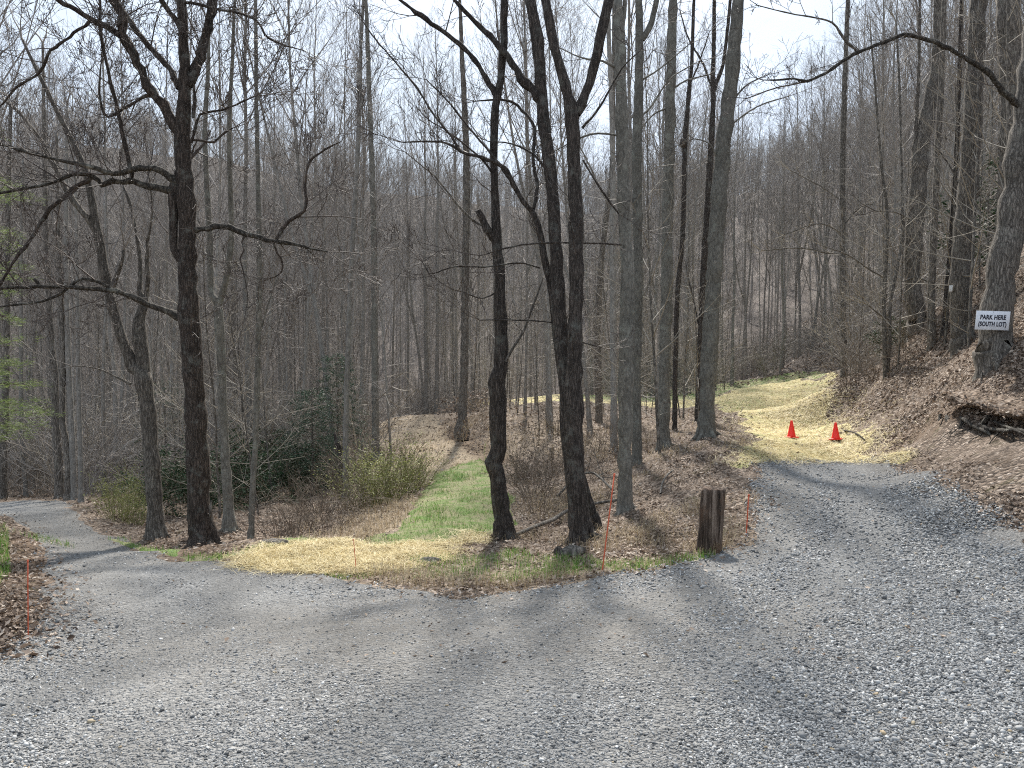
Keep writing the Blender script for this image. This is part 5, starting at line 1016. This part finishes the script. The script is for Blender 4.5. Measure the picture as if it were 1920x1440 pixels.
for _ in range(26):
    k_ = R.uniform(0, 2.6); i_ = int(k_); c_ = _cut[i_] + (_cut[i_ + 1] - _cut[i_]) * (k_ - i_); c_ = c_ + np.array([-.12, -.04]) * R.uniform(.2, 1.6); grow(T, (c_[0], c_[1], float(HN(*c_)[0]) + R.uniform(.1, .3)), nrm((R.gauss(-.5, .5), R.gauss(-.3, .5), -.8)), R.uniform(.25, .6), R.uniform(.005, .013), 1, R, -.08, (3,), .3, .0025)
T.build('roots', M['bark_limb'], r, g)
prof = [(-.75, .03), (-.4, .05), (-.12, .07), (.08, .05), (.2, -.01), (.22, -.07), (.12, -.13), (-.08, -.18), (-.3, -.3)]
cl_ = catmull([(*c, 0, 1) for c in _cut[:-1]], .06)[:, :2]; V = []; nc = len(cl_)
for i in range(nc):
    e = cl_[min(i + 2, nc - 1)] - cl_[max(i - 2, 0)]; e /= np.linalg.norm(e); out = np.array([e[1], -e[0]]); base = cl_[i] - out * .3; zb = float(HN(*base)[0]); amp = min(1, i / 6, (nc - 1 - i) / 6) * (.4 + .5 * float(vnoise(np.array([i * .21]), np.array([.5]), 4)[0]))
    for k, (o_, h_) in enumerate(prof):
        jit = .13 * float(fbm(np.array([i * .45]), np.array([k * 1.3]), 12, 3)[0]); b = cl_[i] + out * (o_ * (amp if o_ > 0 else 1) + jit); V.append((b[0], b[1], (float(HN(*b)[0]) + h_ * .4 if o_ < -.2 and h_ > 0 else zb + h_ * amp + jit * .7)))
npf = len(prof); Fq = [(i * npf + k, i * npf + k + 1, (i + 1) * npf + k + 1, (i + 1) * npf + k) for i in range(nc - 1) for k in range(npf - 1)]
R = random.Random(6); lp = []
for _ in range(420):
    i = R.randrange(nc - 1); k = R.randrange(6); a_, b_ = np.array(V[i * npf + k]), np.array(V[(i + 1) * npf + k + 1]); lp.append(tuple(a_ + (b_ - a_) * R.random() + np.array([0, 0, .012]) - g))
leaf_obj('leaves', *leafcloud(lp, .06, R, .6, 2, .1, .02), 'dead_leaf', r, R)
me = mk_mesh('earth_ledge', np.array(V) - g, [np.array(Fq)]); link('earth_ledge', me, M['leaf_floor'], r)
for nm_, vv in (('soil', .25), ('near', 1)): fattr(me, nm_, np.full(len(V), vv))
print('things', time.time() - T0)
# ------------------------------------------------------------------ camera, sun, sky
cam = bpy.data.cameras.new('camera'); co = bpy.data.objects.new('camera', cam); COL.objects.link(co)
cam.sensor_width = 36; cam.lens = F / 1920 * 36; cam.clip_start = .05; cam.clip_end = 2000
co.location = (0, 0, CAMZ); co.rotation_euler = (math.pi / 2 - PITCH, 0, 0); sc.camera = co
SUN_AZ, SUN_EL = math.radians(2), math.radians(47)
sd_ = bpy.data.lights.new('sun', 'SUN'); so = bpy.data.objects.new('sun', sd_); COL.objects.link(so)
sd_.energy = 4.6; sd_.angle = math.radians(2.8); sd_.color = (1, .95, .87)
so.rotation_euler = Vector((-math.sin(SUN_AZ) * math.cos(SUN_EL), -math.cos(SUN_AZ) * math.cos(SUN_EL), -math.sin(SUN_EL))).to_track_quat('-Z', 'Y').to_euler()
w = bpy.data.worlds.new('World'); sc.world = w; w.use_nodes = True; nt = w.node_tree; bg = nt.nodes['Background']
sky = nt.nodes.new('ShaderNodeTexSky'); sky.sky_type = 'NISHITA'; sky.sun_disc = False; sky.sun_elevation = SUN_EL; sky.sun_rotation = SUN_AZ
sky.air_density = 1.0; sky.dust_density = 3.0; sky.ozone_density = 1.5; sky.altitude = 800
# thin bright cloud veil over the blue
tc = nt.nodes.new('ShaderNodeTexCoord'); mp = nt.nodes.new('ShaderNodeMapping'); mp.inputs['Scale'].default_value = (1.6, 1.6, 4); nz = nt.nodes.new('ShaderNodeTexNoise'); nz.inputs['Scale'].default_value = 2.2; nz.inputs['Detail'].default_value = 6; nz.inputs['Roughness'].default_value = .6
rp = nt.nodes.new('ShaderNodeValToRGB'); rp.color_ramp.elements[0].position = .35; rp.color_ramp.elements[0].color = (.72,) * 3 + (1,); rp.color_ramp.elements[1].position = .65; rp.color_ramp.elements[1].color = (.95,) * 3 + (1,)
mx = nt.nodes.new('ShaderNodeMix'); mx.data_type = 'RGBA'; mx.inputs[7].default_value = (3.75, 4.35, 5.05, 1)
L_ = nt.links.new; L_(tc.outputs['Generated'], mp.inputs[0]); L_(mp.outputs[0], nz.inputs[0]); L_(nz.outputs[0], rp.inputs[0]); L_(rp.outputs[0], mx.inputs[0]); L_(sky.outputs[0], mx.inputs[6]); L_(mx.outputs[2], bg.inputs[0])
bg.inputs[1].default_value = .13
sc.view_settings.view_transform = 'Standard'; sc.view_settings.look = 'None'; sc.view_settings.gamma = 1; sc.view_settings.exposure = .85
cy = sc.cycles; cy.use_denoising = False; cy.filter_width = 1.1; cy.sample_clamp_indirect = 2; cy.sample_clamp_direct = 6; cy.max_bounces = 4; cy.diffuse_bounces = 3; cy.glossy_bounces = 1; cy.transmission_bounces = 2; cy.transparent_max_bounces = 4; cy.caustics_reflective = False; cy.caustics_refractive = False
cy.use_adaptive_sampling = True; cy.adaptive_threshold = .01
hz = mk_mesh('haze', *[(v, [f]) for v, f in [boxm((-420, -25, -45), (420, 440, 150))]][0]); ho = link('haze', hz, None, None, False); ho['kind'] = 'stuff'
hm = bpy.data.materials.new('haze'); hm.use_nodes = True; hn = hm.node_tree.nodes; hn.remove(hn['Principled BSDF']); pv = hn.new('ShaderNodeVolumePrincipled'); pv.inputs['Color'].default_value = (.92, .93, .95, 1); pv.inputs['Density'].default_value = .00012; pv.inputs['Anisotropy'].default_value = .2
hm.node_tree.links.new(pv.outputs[0], hn['Material Output'].inputs['Volume']); hz.materials.append(hm); cy.volume_bounces = 0
print('script', time.time() - T0)
